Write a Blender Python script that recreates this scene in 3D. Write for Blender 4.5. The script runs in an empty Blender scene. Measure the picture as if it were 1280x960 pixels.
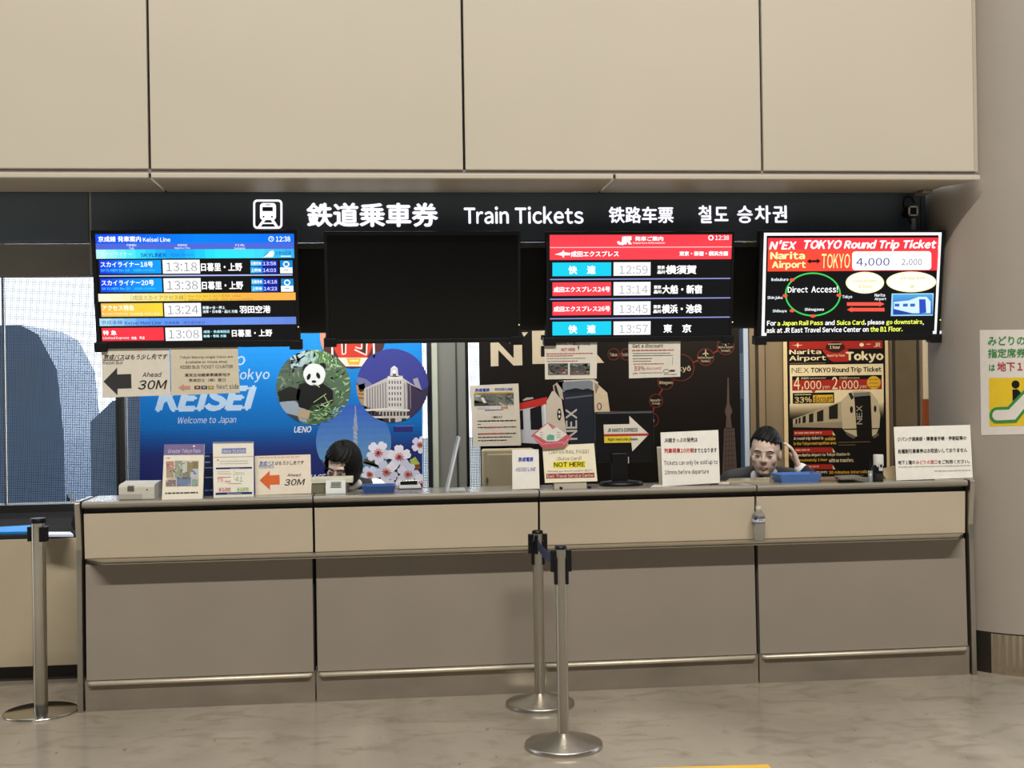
import bpy, bmesh, math, random
import numpy as np
from mathutils import Vector, Matrix
random.seed(7)
S = bpy.context.scene
COL = S.collection

# ------------------------------------------------------------------ camera
F = 1500.0
dX = np.array([14390., -222., F]); dX /= np.linalg.norm(dX)
dN = np.array([.0154, 1, 0.]); dN -= dN @ dX * dX; dN /= np.linalg.norm(dN)
dY = np.cross(dX, dN)
RW = np.array([dX, dY, -dN])            # camera (right, down, forward) -> world
EYE = np.array([0, 0, 1.6])
cam_d = bpy.data.cameras.new('camera')
cam_d.sensor_width = 36; cam_d.lens = F / 1280 * 36
cam_d.clip_start = .05; cam_d.clip_end = 300
cam = bpy.data.objects.new('camera', cam_d); COL.objects.link(cam)
Mx = Matrix.Identity(4)
for i in range(3):
    Mx[i][0] = RW[i][0]; Mx[i][1] = -RW[i][1]; Mx[i][2] = -RW[i][2]; Mx[i][3] = EYE[i]
cam.matrix_world = Mx
S.camera = cam

# ------------------------------------------------------------------ exposure, world, large lights
S.view_settings.view_transform = 'Standard'
S.view_settings.look = 'None'
S.view_settings.exposure = 0.0
S.view_settings.gamma = 1.0
S.view_settings.use_curve_mapping = False
W = bpy.data.worlds.new('world'); S.world = W; W.use_nodes = True
nt = W.node_tree; nt.nodes.clear()
wo = nt.nodes.new('ShaderNodeOutputWorld'); bg = nt.nodes.new('ShaderNodeBackground')
tc = nt.nodes.new('ShaderNodeTexCoord'); sx = nt.nodes.new('ShaderNodeSeparateXYZ')
mr = nt.nodes.new('ShaderNodeMapRange'); mr.inputs[1].default_value = -.05; mr.inputs[2].default_value = .45
mxn = nt.nodes.new('ShaderNodeMix'); mxn.data_type = 'RGBA'
hz = nt.nodes.new('ShaderNodeTexNoise'); hz.inputs['Scale'].default_value = 3.0; hz.inputs['Detail'].default_value = 3
hm = nt.nodes.new('ShaderNodeMapping'); hm.inputs['Scale'].default_value = (2.2, 2.2, .5)
hr = nt.nodes.new('ShaderNodeValToRGB'); hr.color_ramp.elements[0].position = .38; hr.color_ramp.elements[1].position = .66
hr.color_ramp.elements[0].color = (.012, .014, .018, 1); hr.color_ramp.elements[1].color = (.16, .165, .18, 1)
nt.links.new(tc.outputs['Generated'], hm.inputs[0]); nt.links.new(hm.outputs[0], hz.inputs[0]); nt.links.new(hz.outputs[0], hr.inputs[0]); nt.links.new(hr.outputs[0], mxn.inputs[6])   # the dim hall behind the photographer
mxn.inputs[7].default_value = (4.4, 4.8, 5.2, 1)    # overcast daylight beyond the windows
nt.links.new(tc.outputs['Generated'], sx.inputs[0]); nt.links.new(sx.outputs[1], mr.inputs[0])
nt.links.new(mr.outputs[0], mxn.inputs[0]); nt.links.new(mxn.outputs[2], bg.inputs[0])
nt.links.new(bg.outputs[0], wo.inputs[0])

def area(name, loc, rot, sx_, sy_, power, color):
    l = bpy.data.lights.new(name, 'AREA'); l.shape = 'RECTANGLE'; l.size = sx_; l.size_y = sy_
    l.energy = power; l.color = color
    o = bpy.data.objects.new(name, l); COL.objects.link(o); o.location = loc; o.rotation_euler = rot
    return o
# hall ceiling light line far up, and the office ceiling lights
area('hall_ceiling_light', (1.0, -4.0, 14.5), (math.radians(-36), 0, math.radians(180)), 12, .5, 2900, (1, .965, .9))
area('office_ceiling_light', (-.6, 7.0, 2.66), (math.radians(38), 0, 0), 2.6, .25, 62, (1, .96, .9))
area('office_ceiling_light', (2.35, 7.0, 2.66), (math.radians(38), 0, 0), 1.2, .25, 36, (1, .88, .68))

# ------------------------------------------------------------------ helpers
def ray(px, py): return RW @ np.array([px - 640., py - 480., F])
def onY(px, py, Y):
    r = ray(px, py); return Vector(EYE + r * (Y / r[1]))
def onZ(px, py, z):
    r = ray(px, py); return Vector(EYE + r * ((z - 1.6) / r[2]))
def lvl(x0, y0, x): return y0 + (x - x0) * (258. - y0) / (15030. - x0)   # image slope of lines along the counter
def lin(h):
    h = h.lstrip('#'); o = []
    for i in (0, 2, 4):
        v = int(h[i:i + 2], 16) / 255
        o.append(v / 12.92 if v <= .04045 else ((v + .055) / 1.055) ** 2.4)
    return tuple(o)
MATS = {}
def mat(name, hexc, rough=.5, metal=0., spec=.5, var=.06, scale=8., bump=0., bscale=60., emit=0., stretch=(1, 1, 1), alpha=1.):
    if name in MATS: return MATS[name]
    m = bpy.data.materials.new(name); m.use_nodes = True; n = m.node_tree; b = n.nodes['Principled BSDF']
    c = lin(hexc)
    b.inputs['Roughness'].default_value = rough; b.inputs['Metallic'].default_value = metal
    b.inputs['Specular IOR Level'].default_value = spec
    b.inputs['Base Color'].default_value = (*c, 1)
    if emit:
        b.inputs['Base Color'].default_value = (.01, .01, .01, 1)
        b.inputs['Emission Color'].default_value = (*c, 1); b.inputs['Emission Strength'].default_value = emit
    elif var > 0:
        t = n.nodes.new('ShaderNodeTexCoord'); mp = n.nodes.new('ShaderNodeMapping'); mp.inputs['Scale'].default_value = stretch
        nz = n.nodes.new('ShaderNodeTexNoise'); nz.inputs['Scale'].default_value = scale; nz.inputs['Detail'].default_value = 4
        rp = n.nodes.new('ShaderNodeValToRGB')
        rp.color_ramp.elements[0].position = .3; rp.color_ramp.elements[1].position = .7
        rp.color_ramp.elements[0].color = (*[v * (1 - var) for v in c], 1)
        rp.color_ramp.elements[1].color = (*[min(1, v * (1 + var)) for v in c], 1)
        n.links.new(t.outputs['Object'], mp.inputs[0]); n.links.new(mp.outputs[0], nz.inputs[0])
        n.links.new(nz.outputs[0], rp.inputs[0]); n.links.new(rp.outputs[0], b.inputs['Base Color'])
        if bump:
            n2 = n.nodes.new('ShaderNodeTexNoise'); n2.inputs['Scale'].default_value = bscale
            bp = n.nodes.new('ShaderNodeBump'); bp.inputs['Strength'].default_value = bump; bp.inputs['Distance'].default_value = .002
            n.links.new(mp.outputs[0], n2.inputs[0]); n.links.new(n2.outputs[0], bp.inputs['Height']); n.links.new(bp.outputs[0], b.inputs['Normal'])
    MATS[name] = m
    return m
def pr(h, rough=.55):            # printed colour
    return mat('print_%s' % h.lstrip('#'), h, rough=rough, spec=.22, var=.03, scale=30)
def em(h, s=1.0):                # light from a screen
    return mat('screen_%s_%d' % (h.lstrip('#'), int(s * 100)), h, rough=.3, spec=.12, emit=s)

class MB:
    def __init__(self): self.v = []; self.f = []; self.m = []; self.mats = []; self.smooth = []
    def mi(self, m):
        if m not in self.mats: self.mats.append(m)
        return self.mats.index(m)
    def add(self, vs, fs, m, smooth=False):
        o = len(self.v); k = self.mi(m); self.v += [tuple(v) for v in vs]
        for f in fs: self.f.append([o + i for i in f]); self.m.append(k); self.smooth.append(smooth)
    def box(self, x0, x1, y0, y1, z0, z1, m):
        vs = [(x, y, z) for x in (x0, x1) for y in (y0, y1) for z in (z0, z1)]
        self.add(vs, [(0, 1, 3, 2), (4, 6, 7, 5), (0, 4, 5, 1), (2, 3, 7, 6), (0, 2, 6, 4), (1, 5, 7, 3)], m)
    def prism(self, prof, a, b, m, axis='x', smooth=False):
        n = len(prof)
        def P(p, t): return (t, p[0], p[1]) if axis == 'x' else ((p[0], t, p[1]) if axis == 'y' else (p[0], p[1], t))
        vs = [P(p, a) for p in prof] + [P(p, b) for p in prof]
        self.add(vs, [list(range(n)), list(range(2 * n - 1, n - 1, -1))], m)
        self.add(vs, [(i, i + n, (i + 1) % n + n, (i + 1) % n) for i in range(n)], m, smooth)
    def tube(self, pts, r, m, n=12, cap=True):
        pts = [Vector(p) for p in pts]; rs = r if isinstance(r, (list, tuple)) else [r] * len(pts)
        vs = []; up = None
        for i, p in enumerate(pts):
            d = (pts[min(i + 1, len(pts) - 1)] - pts[max(i - 1, 0)]).normalized()
            if up is None: up = Vector((0, 0, 1)) if abs(d.z) < .9 else Vector((1, 0, 0))
            a = d.cross(up).normalized(); b = a.cross(d).normalized(); up = b
            for k in range(n):
                t = 2 * math.pi * k / n; vs.append(p + (a * math.cos(t) + b * math.sin(t)) * rs[i])
        fs = [(i * n + k, i * n + (k + 1) % n, (i + 1) * n + (k + 1) % n, (i + 1) * n + k) for i in range(len(pts) - 1) for k in range(n)]
        self.add(vs, fs, m, True)
        if cap: self.add(vs, [list(range(n))[::-1], [(len(pts) - 1) * n + k for k in range(n)]], m)
    def lathe(self, prof, c, m, n=32, cap=True):
        vs = []
        for r, z in prof:
            for k in range(n):
                t = 2 * math.pi * k / n; vs.append((c[0] + r * math.cos(t), c[1] + r * math.sin(t), c[2] + z))
        fs = [(i * n + k, i * n + (k + 1) % n, (i + 1) * n + (k + 1) % n, (i + 1) * n + k) for i in range(len(prof) - 1) for k in range(n)]
        self.add(vs, fs, m, True)
        if cap: self.add(vs, [list(range(n))[::-1], [(len(prof) - 1) * n + k for k in range(n)]], m)
    def ball(self, c, r, m, n=16, rot=None):
        r = (r, r, r) if isinstance(r, (int, float)) else r
        vs = []; h = n // 2
        for i in range(h + 1):
            a = math.pi * i / h
            for k in range(n):
                t = 2 * math.pi * k / n
                p = Vector((r[0] * math.sin(a) * math.cos(t), r[1] * math.sin(a) * math.sin(t), r[2] * math.cos(a)))
                if rot: p = rot @ p
                vs.append(Vector(c) + p)
        fs = [(i * n + k, (i + 1) * n + k, (i + 1) * n + (k + 1) % n, i * n + (k + 1) % n) for i in range(h) for k in range(n)]
        self.add(vs, fs, m, True)
    def build(self, name, parent=None, bevel=0., weld=False):
        me = bpy.data.meshes.new(name); me.from_pydata([tuple(v) for v in self.v], [], self.f)
        for m in self.mats: me.materials.append(m)
        me.polygons.foreach_set('material_index', self.m); me.polygons.foreach_set('use_smooth', self.smooth); me.update()
        bm = bmesh.new(); bm.from_mesh(me)
        if weld: bmesh.ops.remove_doubles(bm, verts=bm.verts, dist=1e-5)
        bm.to_mesh(me); bm.free()
        o = bpy.data.objects.new(name, me); COL.objects.link(o)
        if bevel:
            bv = o.modifiers.new('bevel', 'BEVEL'); bv.width = bevel; bv.segments = 2; bv.limit_method = 'ANGLE'; bv.angle_limit = math.radians(40)
        if parent is not None:
            o.parent = parent; o.matrix_parent_inverse = Matrix.Translation(-parent.location)
        return o
def box_mb(*a):
    b = MB(); b.box(*a); return b
def tag(o, label, cat, group=None):
    o['label'] = label; o['category'] = cat
    if group: o['group'] = group
    return o
def thing(name, label, cat, loc, group=None):
    o = bpy.data.objects.new(name, None); o.empty_display_size = .05; COL.objects.link(o); o.location = loc
    return tag(o, label, cat, group)
def struct(o): o['kind'] = 'structure'; return o

# text as filled outlines ------------------------------------------------
TXT = {}
GL = {}
def outline(ch, off, res):
    k = (ch, off, res)
    if ch in '\uff29\uff4c': w = .092 + 2 * off; h = .735 if ch == '\uff29' else .796; return ([(-off, 0), (-off + w, 0), (-off + w, h), (-off, h)], [[0, 1, 2, 3]])
    if k not in GL:
        c = bpy.data.curves.new('t', 'FONT'); c.body = ch; c.resolution_u = res; c.offset = off
        o = bpy.data.objects.new('t', c); me = bpy.data.meshes.new_from_object(o)
        GL[k] = ([(v.co.x, v.co.y) for v in me.vertices], [list(p.vertices) for p in me.polygons])
        if ch in '\uff52\uff54\uff46': GL[k] = ([(p * .8, q) for p, q in GL[k][0]], GL[k][1])
        bpy.data.objects.remove(o); bpy.data.curves.remove(c); bpy.data.meshes.remove(me)
    return GL[k]
def glyphs(s, bold=0., res=2):
    """filled outlines of a line of print: gothic letters, latin ones set close together"""
    k = (s, bold, res)
    if k in TXT: return TXT[k]
    vs = []; fs = []; x = 0.; off = min(bold, 0)
    for ch in s:
        lat = 33 <= ord(ch) <= 126 or ch == '\u014d'
        if ch == ' ': x += .3; continue
        g = outline(chr(ord(ch) + 0xFEE0) if 33 <= ord(ch) <= 126 else ch, off, res)
        if not g[0]: x += .5; continue
        n = len(vs)
        if lat:
            a = min(v[0] for v in g[0]); e = max(v[0] for v in g[0]); sb = .16 if ch == "'" else .055 if ch not in 'ilI1.,:;!|' else .08
            vs += [(x + sb + p - a, q, 0.) for p, q in g[0]]; x += e - a + 2 * sb
        else: vs += [(x + p, q, 0.) for p, q in g[0]]; x += 1.0
        fs += [[i + n for i in f] for f in g[1]]
    if bold > 0:        # heavier strokes by overprinting slightly shifted copies
        n = len(vs); d = bold * 1.15; base = vs; bf = fs; vs = []; fs = []
        for j, (ox, oy) in enumerate(((-d, 0), (d, 0), (0, -d * .8), (0, d * .8))):
            vs += [(p + ox, q + oy, j * .14) for p, q, _ in base]; fs += [[i + n * j for i in f] for f in bf]
    TXT[k] = (vs, fs); return TXT[k]
def clip_poly(sub, clip):
    out = sub
    for i in range(len(clip)):
        a = clip[i]; b = clip[(i + 1) % len(clip)]; inp = out; out = []
        if not inp: break
        def side(p): return (b[0] - a[0]) * (p[1] - a[1]) - (b[1] - a[1]) * (p[0] - a[0])
        for j in range(len(inp)):
            p = inp[j]; q = inp[(j + 1) % len(inp)]; sp = side(p); sq = side(q)
            if sp >= 0: out.append(p)
            if (sp >= 0) != (sq >= 0):
                t = sp / (sp - sq); out.append((p[0] + (q[0] - p[0]) * t, p[1] + (q[1] - p[1]) * t))
    return out

class Canvas:
    """printed or lit graphics on a flat sheet: measured on the photograph, laid out on the sheet's own plane"""
    def __init__(s, P0, n, mb=None, vs=.0154, eps=.0006):
        s.P0 = np.array(P0, float); s.n = np.array(n, float); s.n /= np.linalg.norm(s.n)
        s.mb = mb or MB(); s.vs = vs; s.eps = eps; s.clip = None
    def pt(s, px, py, layer=0):
        r = ray(px, py); t = ((s.P0 - EYE) @ s.n) / (r @ s.n)
        return EYE + r * t + s.n * layer * s.eps
    def v(s, x): return s.vs(x) if callable(s.vs) else s.vs
    def poly(s, pts, m, layer=1):
        if s.clip:
            pts = clip_poly(pts, s.clip)
            if len(pts) < 3: return
        a = sum(pts[i][0] * pts[(i + 1) % len(pts)][1] - pts[(i + 1) % len(pts)][0] * pts[i][1] for i in range(len(pts)))
        if a > 0: pts = pts[::-1]
        s.mb.add([s.pt(x, y, layer) for x, y in pts], [list(range(len(pts)))], m)
    def quad(s, x0, y0, x1, y1):
        return [(x0, y0), (x1, lvl(x0, y0, x1)), (x1 + s.v(x1) * (y1 - y0), lvl(x0, y1, x1)), (x0 + s.v(x0) * (y1 - y0), y1)]
    def rect(s, x0, y0, x1, y1, m, layer=1): s.poly(s.quad(x0, y0, x1, y1), m, layer)
    def grad(s, x0, y0, x1, y1, cols, layer=1, k=6, vert=False, f=None):
        f = f or pr; n = (len(cols) - 1) * k
        for i in range(n):
            t = (i + .5) / k; a = min(int(t), len(cols) - 2); t -= a; ca = cols[a].lstrip('#'); cb = cols[a + 1].lstrip('#')
            h = ''.join('%02x' % round(int(ca[j:j + 2], 16) * (1 - t) + int(cb[j:j + 2], 16) * t) for j in (0, 2, 4))
            if vert: s.rect(x0, y0 + (y1 - y0) * i / n, x1, y0 + (y1 - y0) * (i + 1) / n, f(h), layer)
            else:
                xa = x0 + (x1 - x0) * i / n; xb = x0 + (x1 - x0) * (i + 1) / n
                s.rect(xa, lvl(x0, y0, xa), xb, lvl(x0, y1, xa), f(h), layer)
    def circ(s, cx, cy, rx, ry=None, n=36):
        ry = ry or rx; return [(cx + rx * math.cos(2 * math.pi * i / n), cy + ry * math.sin(2 * math.pi * i / n)) for i in range(n)]
    def ell(s, cx, cy, rx, ry, m, layer=1, n=32): s.poly(s.circ(cx, cy, rx, ry, n), m, layer)
    def ring(s, cx, cy, rx, ry, w, m, layer=1, n=40):
        o = s.circ(cx, cy, rx, ry, n); i = s.circ(cx, cy, rx - w, ry - w, n)
        for k in range(n): s.poly([o[k], o[(k + 1) % n], i[(k + 1) % n], i[k]], m, layer)
    def line(s, a, b, w, m, layer=1):
        d = (b[0] - a[0], b[1] - a[1]); L = math.hypot(*d) or 1; nx, ny = -d[1] / L * w / 2, d[0] / L * w / 2
        s.poly([(a[0] + nx, a[1] + ny), (b[0] + nx, b[1] + ny), (b[0] - nx, b[1] - ny), (a[0] - nx, a[1] - ny)], m, layer)
    def frame(s, x0, y0, x1, y1, w, m, layer=1):
        s.rect(x0, y0, x1, y0 + w, m, layer); s.rect(x0, y1 - w, x1, y1, m, layer); s.rect(x0, y0, x0 + w, y1, m, layer); s.rect(x1 - w, y0, x1, y1, m, layer)
    def text(s, t, x0, y0, x1, y1, m, layer=2, bold=0., slant=0., res=2, rot=0, adv=False):
        """letters filling the box x0..x1 (at its bottom), y0..y1 (at its left end)"""
        vs, fs = glyphs(t, bold, res)
        if not vs: return
        ax = min(v[0] for v in vs); bx = max(v[0] for v in vs); ay = min(v[1] for v in vs); by = max(v[1] for v in vs)
        out = []
        for x, y, dl in vs:
            u = (x - ax) / (bx - ax or 1); w = (y - ay) / (by - ay or 1)
            if rot: u, w = 1 - w, u     # reads upwards
            X = x0 + u * (x1 - x0); Y = y1 - w * (y1 - y0)
            Y = lvl(x0, Y, X); X += slant * (y1 - Y) - s.v(X) * (y1 - Y)
            out.append(s.pt(X, Y, layer + dl))
        s.mb.add(out, fs, m)
    def lines(s, x0, y0, x1, y1, n, h, m, layer=2, fill=1.):
        """rows of print too small to read"""
        for i in range(n):
            y = y0 + (y1 - y0) * i / max(1, n - 1); x = x0; e = x0 + (x1 - x0) * (fill if i == n - 1 else random.uniform(.85, 1))
            while x < e:
                w = min(random.uniform(1.2, 4) * h, e - x)
                s.rect(x, lvl(x0, y, x), x + w, lvl(x0, y + h, x), m, layer); x += w + .5 * h
    def slab(s, pts, m, thick=.002, back=None):
        a = sum(pts[i][0] * pts[(i + 1) % len(pts)][1] - pts[(i + 1) % len(pts)][0] * pts[i][1] for i in range(len(pts)))
        if a > 0: pts = pts[::-1]
        n = len(pts); fr = [s.pt(x, y, 0) for x, y in pts]; bk = [p - s.n * thick for p in fr]
        s.mb.add(fr + bk, [list(range(n)), list(range(2 * n - 1, n - 1, -1))] + [(i + n, (i + 1) % n + n, (i + 1) % n, i)[::1] for i in range(n)], m)
class Cyl(Canvas):
    def poly(s, pts, m, layer=1):
        a = min(p[0] for p in pts); e = max(p[0] for p in pts); n = max(1, int((e - a) / 3))
        for i in range(n):
            u = a + (e - a) * i / n; w = a + (e - a) * (i + 1) / n
            q = clip_poly(pts, [(u, -99), (w, -99), (w, 2000), (u, 2000)])
            if len(q) > 2: Canvas.poly(s, q, m, layer)
    def __init__(s, cx, cy, R, **k): super().__init__((cx, cy, 0), (0, -1, 0), **k); s.c = (cx, cy); s.R = R
    def pt(s, px, py, layer=0):
        r = ray(px, py); R = s.R + layer * s.eps; ox = EYE[0] - s.c[0]; oy = EYE[1] - s.c[1]
        a = r[0] ** 2 + r[1] ** 2; b = 2 * (ox * r[0] + oy * r[1]); c = ox * ox + oy * oy - R * R
        t = (-b - math.sqrt(max(0, b * b - 4 * a * c))) / (2 * a); return EYE + r * t
    def rect(s, x0, y0, x1, y1, m, layer=1):
        n = max(1, int((x1 - x0) / 4))
        for i in range(n):
            a = x0 + (x1 - x0) * i / n; b = x0 + (x1 - x0) * (i + 1) / n; s.poly(s.quad(a, lvl(x0, y0, a), b, lvl(x0, y1, a))if 0 else [(a, lvl(x0, y0, a)), (b, lvl(x0, y0, b)), (b + s.v(b) * (y1 - y0), lvl(x0, y1, b)), (a + s.v(a) * (y1 - y0), lvl(x0, y1, a))], m, layer)
def vplane(Y): return ((0, Y, 0), (0, -1, 0))
def lean(px, py, z, deg, yaw=0):
    """plane of a card standing at pixel (px,py) of height z, leaning back by deg"""
    p = onZ(px, py, z); a = math.radians(deg); b = math.radians(yaw)
    return (p, (math.sin(b) * math.cos(a), -math.cos(a) * math.cos(b), math.sin(a)))

# ------------------------------------------------------------------ materials of the place
BEIGE = mat('beige_wall_panel', '#c9bfad', rough=.45, var=.02, scale=1.2)
SEAM = mat('dark_joint', '#17140f', rough=.8)
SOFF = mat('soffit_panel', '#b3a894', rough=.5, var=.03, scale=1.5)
CHAR = mat('charcoal_sign_panel', '#5a6571', rough=.35, var=.04, scale=3)
DARKW = mat('dark_header_panel', '#2e2c29', rough=.6, var=.05, scale=4)
GREYP = mat('grey_header_panel', '#85827b', rough=.5, var=.03)
ALU = mat('aluminium_strip', '#b9b6ae', rough=.35, metal=.8)
CTR = mat('counter_beige_laminate', '#c0b29b', rough=.42, var=.025, scale=2.5)
CTRG = mat('counter_grey_laminate', '#94897c', rough=.4, var=.03, scale=3)
TOPM = mat('worktop_grey', '#8d8678', rough=.22, var=.04, scale=6)
DARKS = mat('dark_recess', '#33302b', rough=.6)
STEEL = mat('brushed_steel', '#bcb6aa', rough=.34, metal=1., var=.08, scale=14, stretch=(1, 1, .05))
CHROME = mat('polished_steel', '#cdc8bd', rough=.16, metal=1., var=.04, scale=10)
KICK = mat('worn_steel_kick_plate', '#93897a', rough=.32, metal=.35, var=.14, scale=3, stretch=(1, 1, 2))
BLK = mat('black_plastic', '#09090b', rough=.42, spec=.35, var=.1)
BLKG = mat('black_glass', '#070707', rough=.2, spec=.25, var=0)
WHP = mat('white_plastic', '#cfcabd', rough=.4, var=.03)
BROWNW = mat('brown_grey_wall', '#8a7a62', rough=.6, var=.04, scale=3)
PILLAR = mat('grey_pillar', '#757874', rough=.5, var=.04, scale=3)
COLM = mat('column_paint', '#a0968a', rough=.5, var=.03, scale=2, bump=.15)
YELLOW = mat('yellow_floor_tape', '#e8b53a', rough=.5, var=.06)

def floor_material():
    m = bpy.data.materials.new('worn_stone_floor'); m.use_nodes = True; n = m.node_tree; b = n.nodes['Principled BSDF']
    t = n.nodes.new('ShaderNodeTexCoord')
    def noise(scale, st, rot=0, det=5, dist=0.):
        mp = n.nodes.new('ShaderNodeMapping'); mp.inputs['Scale'].default_value = st; mp.inputs['Rotation'].default_value = (0, 0, rot)
        z = n.nodes.new('ShaderNodeTexNoise'); z.inputs['Scale'].default_value = scale; z.inputs['Detail'].default_value = det; z.inputs['Distortion'].default_value = dist
        n.links.new(t.outputs['Object'], mp.inputs[0]); n.links.new(mp.outputs[0], z.inputs[0]); return z
    def ramp(src, p0, c0, p1, c1):
        r = n.nodes.new('ShaderNodeValToRGB'); r.color_ramp.elements[0].position = p0; r.color_ramp.elements[1].position = p1
        r.color_ramp.elements[0].color = (*lin(c0), 1); r.color_ramp.elements[1].color = (*lin(c1), 1); n.links.new(src.outputs[0], r.inputs[0]); return r
    base = ramp(noise(1.6, (1, .35, 1), .15, 7, .8), .3, '#8f8474', .72, '#a89d8c')
    streak = ramp(noise(5, (.8, 1.5, 1), .9, 5, 1.2), .5, '#ffffff', .8, '#cfc8bc')
    speck = ramp(noise(24, (1, .4, 1), 0, 2), .7, '#ffffff', .8, '#a0958a')
    def mul(a, b_):
        x = n.nodes.new('ShaderNodeMix'); x.data_type = 'RGBA'; x.blend_type = 'MULTIPLY'; x.inputs[0].default_value = .8
        n.links.new(a, x.inputs[6]); n.links.new(b_, x.inputs[7]); return x.outputs[2]
    c = mul(mul(base.outputs[0], streak.outputs[0]), speck.outputs[0]); n.links.new(c, b.inputs['Base Color'])
    rr = n.nodes.new('ShaderNodeMapRange'); rr.inputs[3].default_value = .1; rr.inputs[4].default_value = .26
    n.links.new(noise(3, (1, 1, 1), .3, 3).outputs[0], rr.inputs[0]); n.links.new(rr.outputs[0], b.inputs['Roughness'])
    return m
FLOORM = floor_material()

YF, YS, YH, YB = 6.12, 6.62, 6.76, 8.2
XL, XR = -4.2, 4.6
zLip = onY(640, 223.5, YF).z; zSeam = onY(640, 213.8, YF).z
xs = [onY(p, 100, YF).x for p in (185.3, 578.7, 951.5, 1216.5, 1223)]

# ------------------------------------------------------------------ floor
fl = MB(); fl.box(-9, 9, -3, 12.5, -.1, 0, FLOORM); floor = struct(fl.build('floor'))

# ------------------------------------------------------------------ fascia over the counter
g = .006
root = bpy.data.objects.new('wall_upper', None); COL.objects.link(root); root.location = (0, YF, zLip); struct(root)
bk = MB(); bk.box(XL, xs[4] - .012, YF + .03, YF + .055, zLip + .01, 4.6, SEAM)
bk.build('backing', root)
edges = [XL, xs[0], xs[1], xs[2], xs[3]]
for i in range(4):
    b = MB(); b.box(edges[i] + (g if i else 0), edges[i + 1] - (g if i < 3 else 0), YF, YF + .03, zSeam + .006, 4.6, BEIGE); b.build('panel', root, bevel=.004)
b = MB(); b.prism([(xs[3], YF), (xs[4], YF + .02), (xs[4], YF + .16), (xs[3], YF + .16)], zSeam + .006, 4.6, BEIGE, axis='z'); b.build('end_panel', root)
x768 = onY(768, 221, YF).x
so = [XL, xs[0], x768, xs[4]]
for i in range(3):
    a, c_ = so[i] + (g if i else 0), so[i + 1] - (g if i < 2 else 0)
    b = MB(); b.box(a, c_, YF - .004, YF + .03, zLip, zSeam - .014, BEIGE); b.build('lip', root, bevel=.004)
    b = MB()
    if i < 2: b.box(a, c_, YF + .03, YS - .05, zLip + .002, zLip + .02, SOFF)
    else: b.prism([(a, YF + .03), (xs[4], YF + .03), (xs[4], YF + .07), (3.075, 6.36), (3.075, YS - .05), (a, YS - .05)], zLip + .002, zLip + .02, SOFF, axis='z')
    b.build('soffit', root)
b = MB(); b.box(XL, 3.075, YS - .05, YH + .1, zLip + .02, zLip + .05, SEAM); b.build('gap', root)
b = MB(); b.box(XL, xs[4] - .012, YF + .012, YF + .03, zSeam - .016, zSeam + .008, mat('groove_strip', '#8d8580', rough=.5)); b.build('groove', root)
jb = MB(); p = onY(1154, 234, 6.5); jb.box(p.x - .03, p.x + .03, 6.44, 6.56, zLip - .02, zLip + .001, mat('junction_box_beige', '#8b8272', rough=.5)); jb.build('junction_box', root, bevel=.004)

# ------------------------------------------------------------------ header under the sign, office shell
zSt = onY(640, 240.5, YS).z; zSb = onY(640, 299.8, YS).z
x113 = onY(113.5, 270, YS).x; x1163 = 3.1
zHl = onY(60, 345, YH).z; zHc = onY(390, 415.5, YH).z
hw = bpy.data.objects.new('wall_header', None); COL.objects.link(hw); hw.location = (0, YH, zHc); struct(hw)
b = MB(); b.box(XL, x113 - .01, YH, YH + .1, zHl, zSb, GREYP); b.build('side_panel', hw)
b = MB(); b.box(x113 + .002, x1163, YH, YH + .1, zHc, zSb, DARKW); b.build('centre_panel', hw)
b = MB(); b.box(x113 + .004, x1163, YH - .03, YH, zSb - .03, zSb - .008, mat('grey_strip', '#7d7b76', rough=.6)); b.build('light_strip', hw)
b = MB(); b.box(x113 - .01, x113 + .002, YS + .005, YH + .1, zHl - .002, zSt, ALU); b.build('divider', hw)
b = MB(); b.box(XL, 3.09, YH + .1, YB + .3, zLip + .06, zLip + .16, DARKW); struct(b.build('ceiling'))
b = MB(); b.box(3.08, 3.17, YH + .0, YH + .05, zHc, zLip + .06, DARKW); b.build('corner_filler', hw)

# back wall with window openings
zSill = onY(60, 629.5, YB).z; zWt = zLip + .06
xw = dict((k, onY(k, y, YB).x) for k, y in ((3, 500), (146, 560), (158, 560), (540, 520), (581, 520), (936, 520), (1160, 500)))
SILLM = mat('dark_sill', '#3b3a38', rough=.45)
wb = MB()
wb.box(XL, xw[936], YB, YB + .15, 0, zSill - .06, SILLM)
wb.box(xw[936] + .008, 4.6, YB, YB + .15, 0, zWt, BROWNW)
struct(wb.build('wall_back'))
b = MB(); b.box(XL, xw[581], YB - .06, YB + .15, zSill - .06, zSill, SILLM); b.box(XL, xw[581], YB - .07, YB - .05, zSill - .075, zSill - .062, DARKS)
struct(b.build('trim_1'))
b = MB(); b.box(XL - .1, XL, YH, YB + .15, 0, zWt, BROWNW); struct(b.build('wall_left'))
# panel joints and posts on the brown wall
tr = MB()
for a, c_ in ((945, 947), (955.5, 957), (983, 984.5), (1116, 1118), (1146, 1149)):
    tr.box(onY(a, 510, YB).x, onY(c_, 510, YB).x, YB - .012, YB, 0, zWt, DARKS)
tr.box(onY(947.5, 510, YB).x, onY(955, 510, YB).x, YB - .03, YB, 0, zWt, BROWNW)
tr.box(onY(1119, 510, YB).x, onY(1145, 510, YB).x, YB - .02, YB, 0, zWt, mat('brown_panel_dark', '#6e6049', rough=.6))
struct(tr.build('trim_2'))
b = MB()
b.box(xw[540], xw[581], YB - .12, YB + .15, 0, zWt, PILLAR)
b.box(xw[540] - .0, xw[540] + .035, YB - .14, YB - .12, 0, zWt, mat('pale_green_frame', '#b4bcae', rough=.4))
b.box(onY(544.5, 520, YB).x, onY(546, 520, YB).x, YB - .125, YB - .119, 0, zWt, DARKS)
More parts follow.
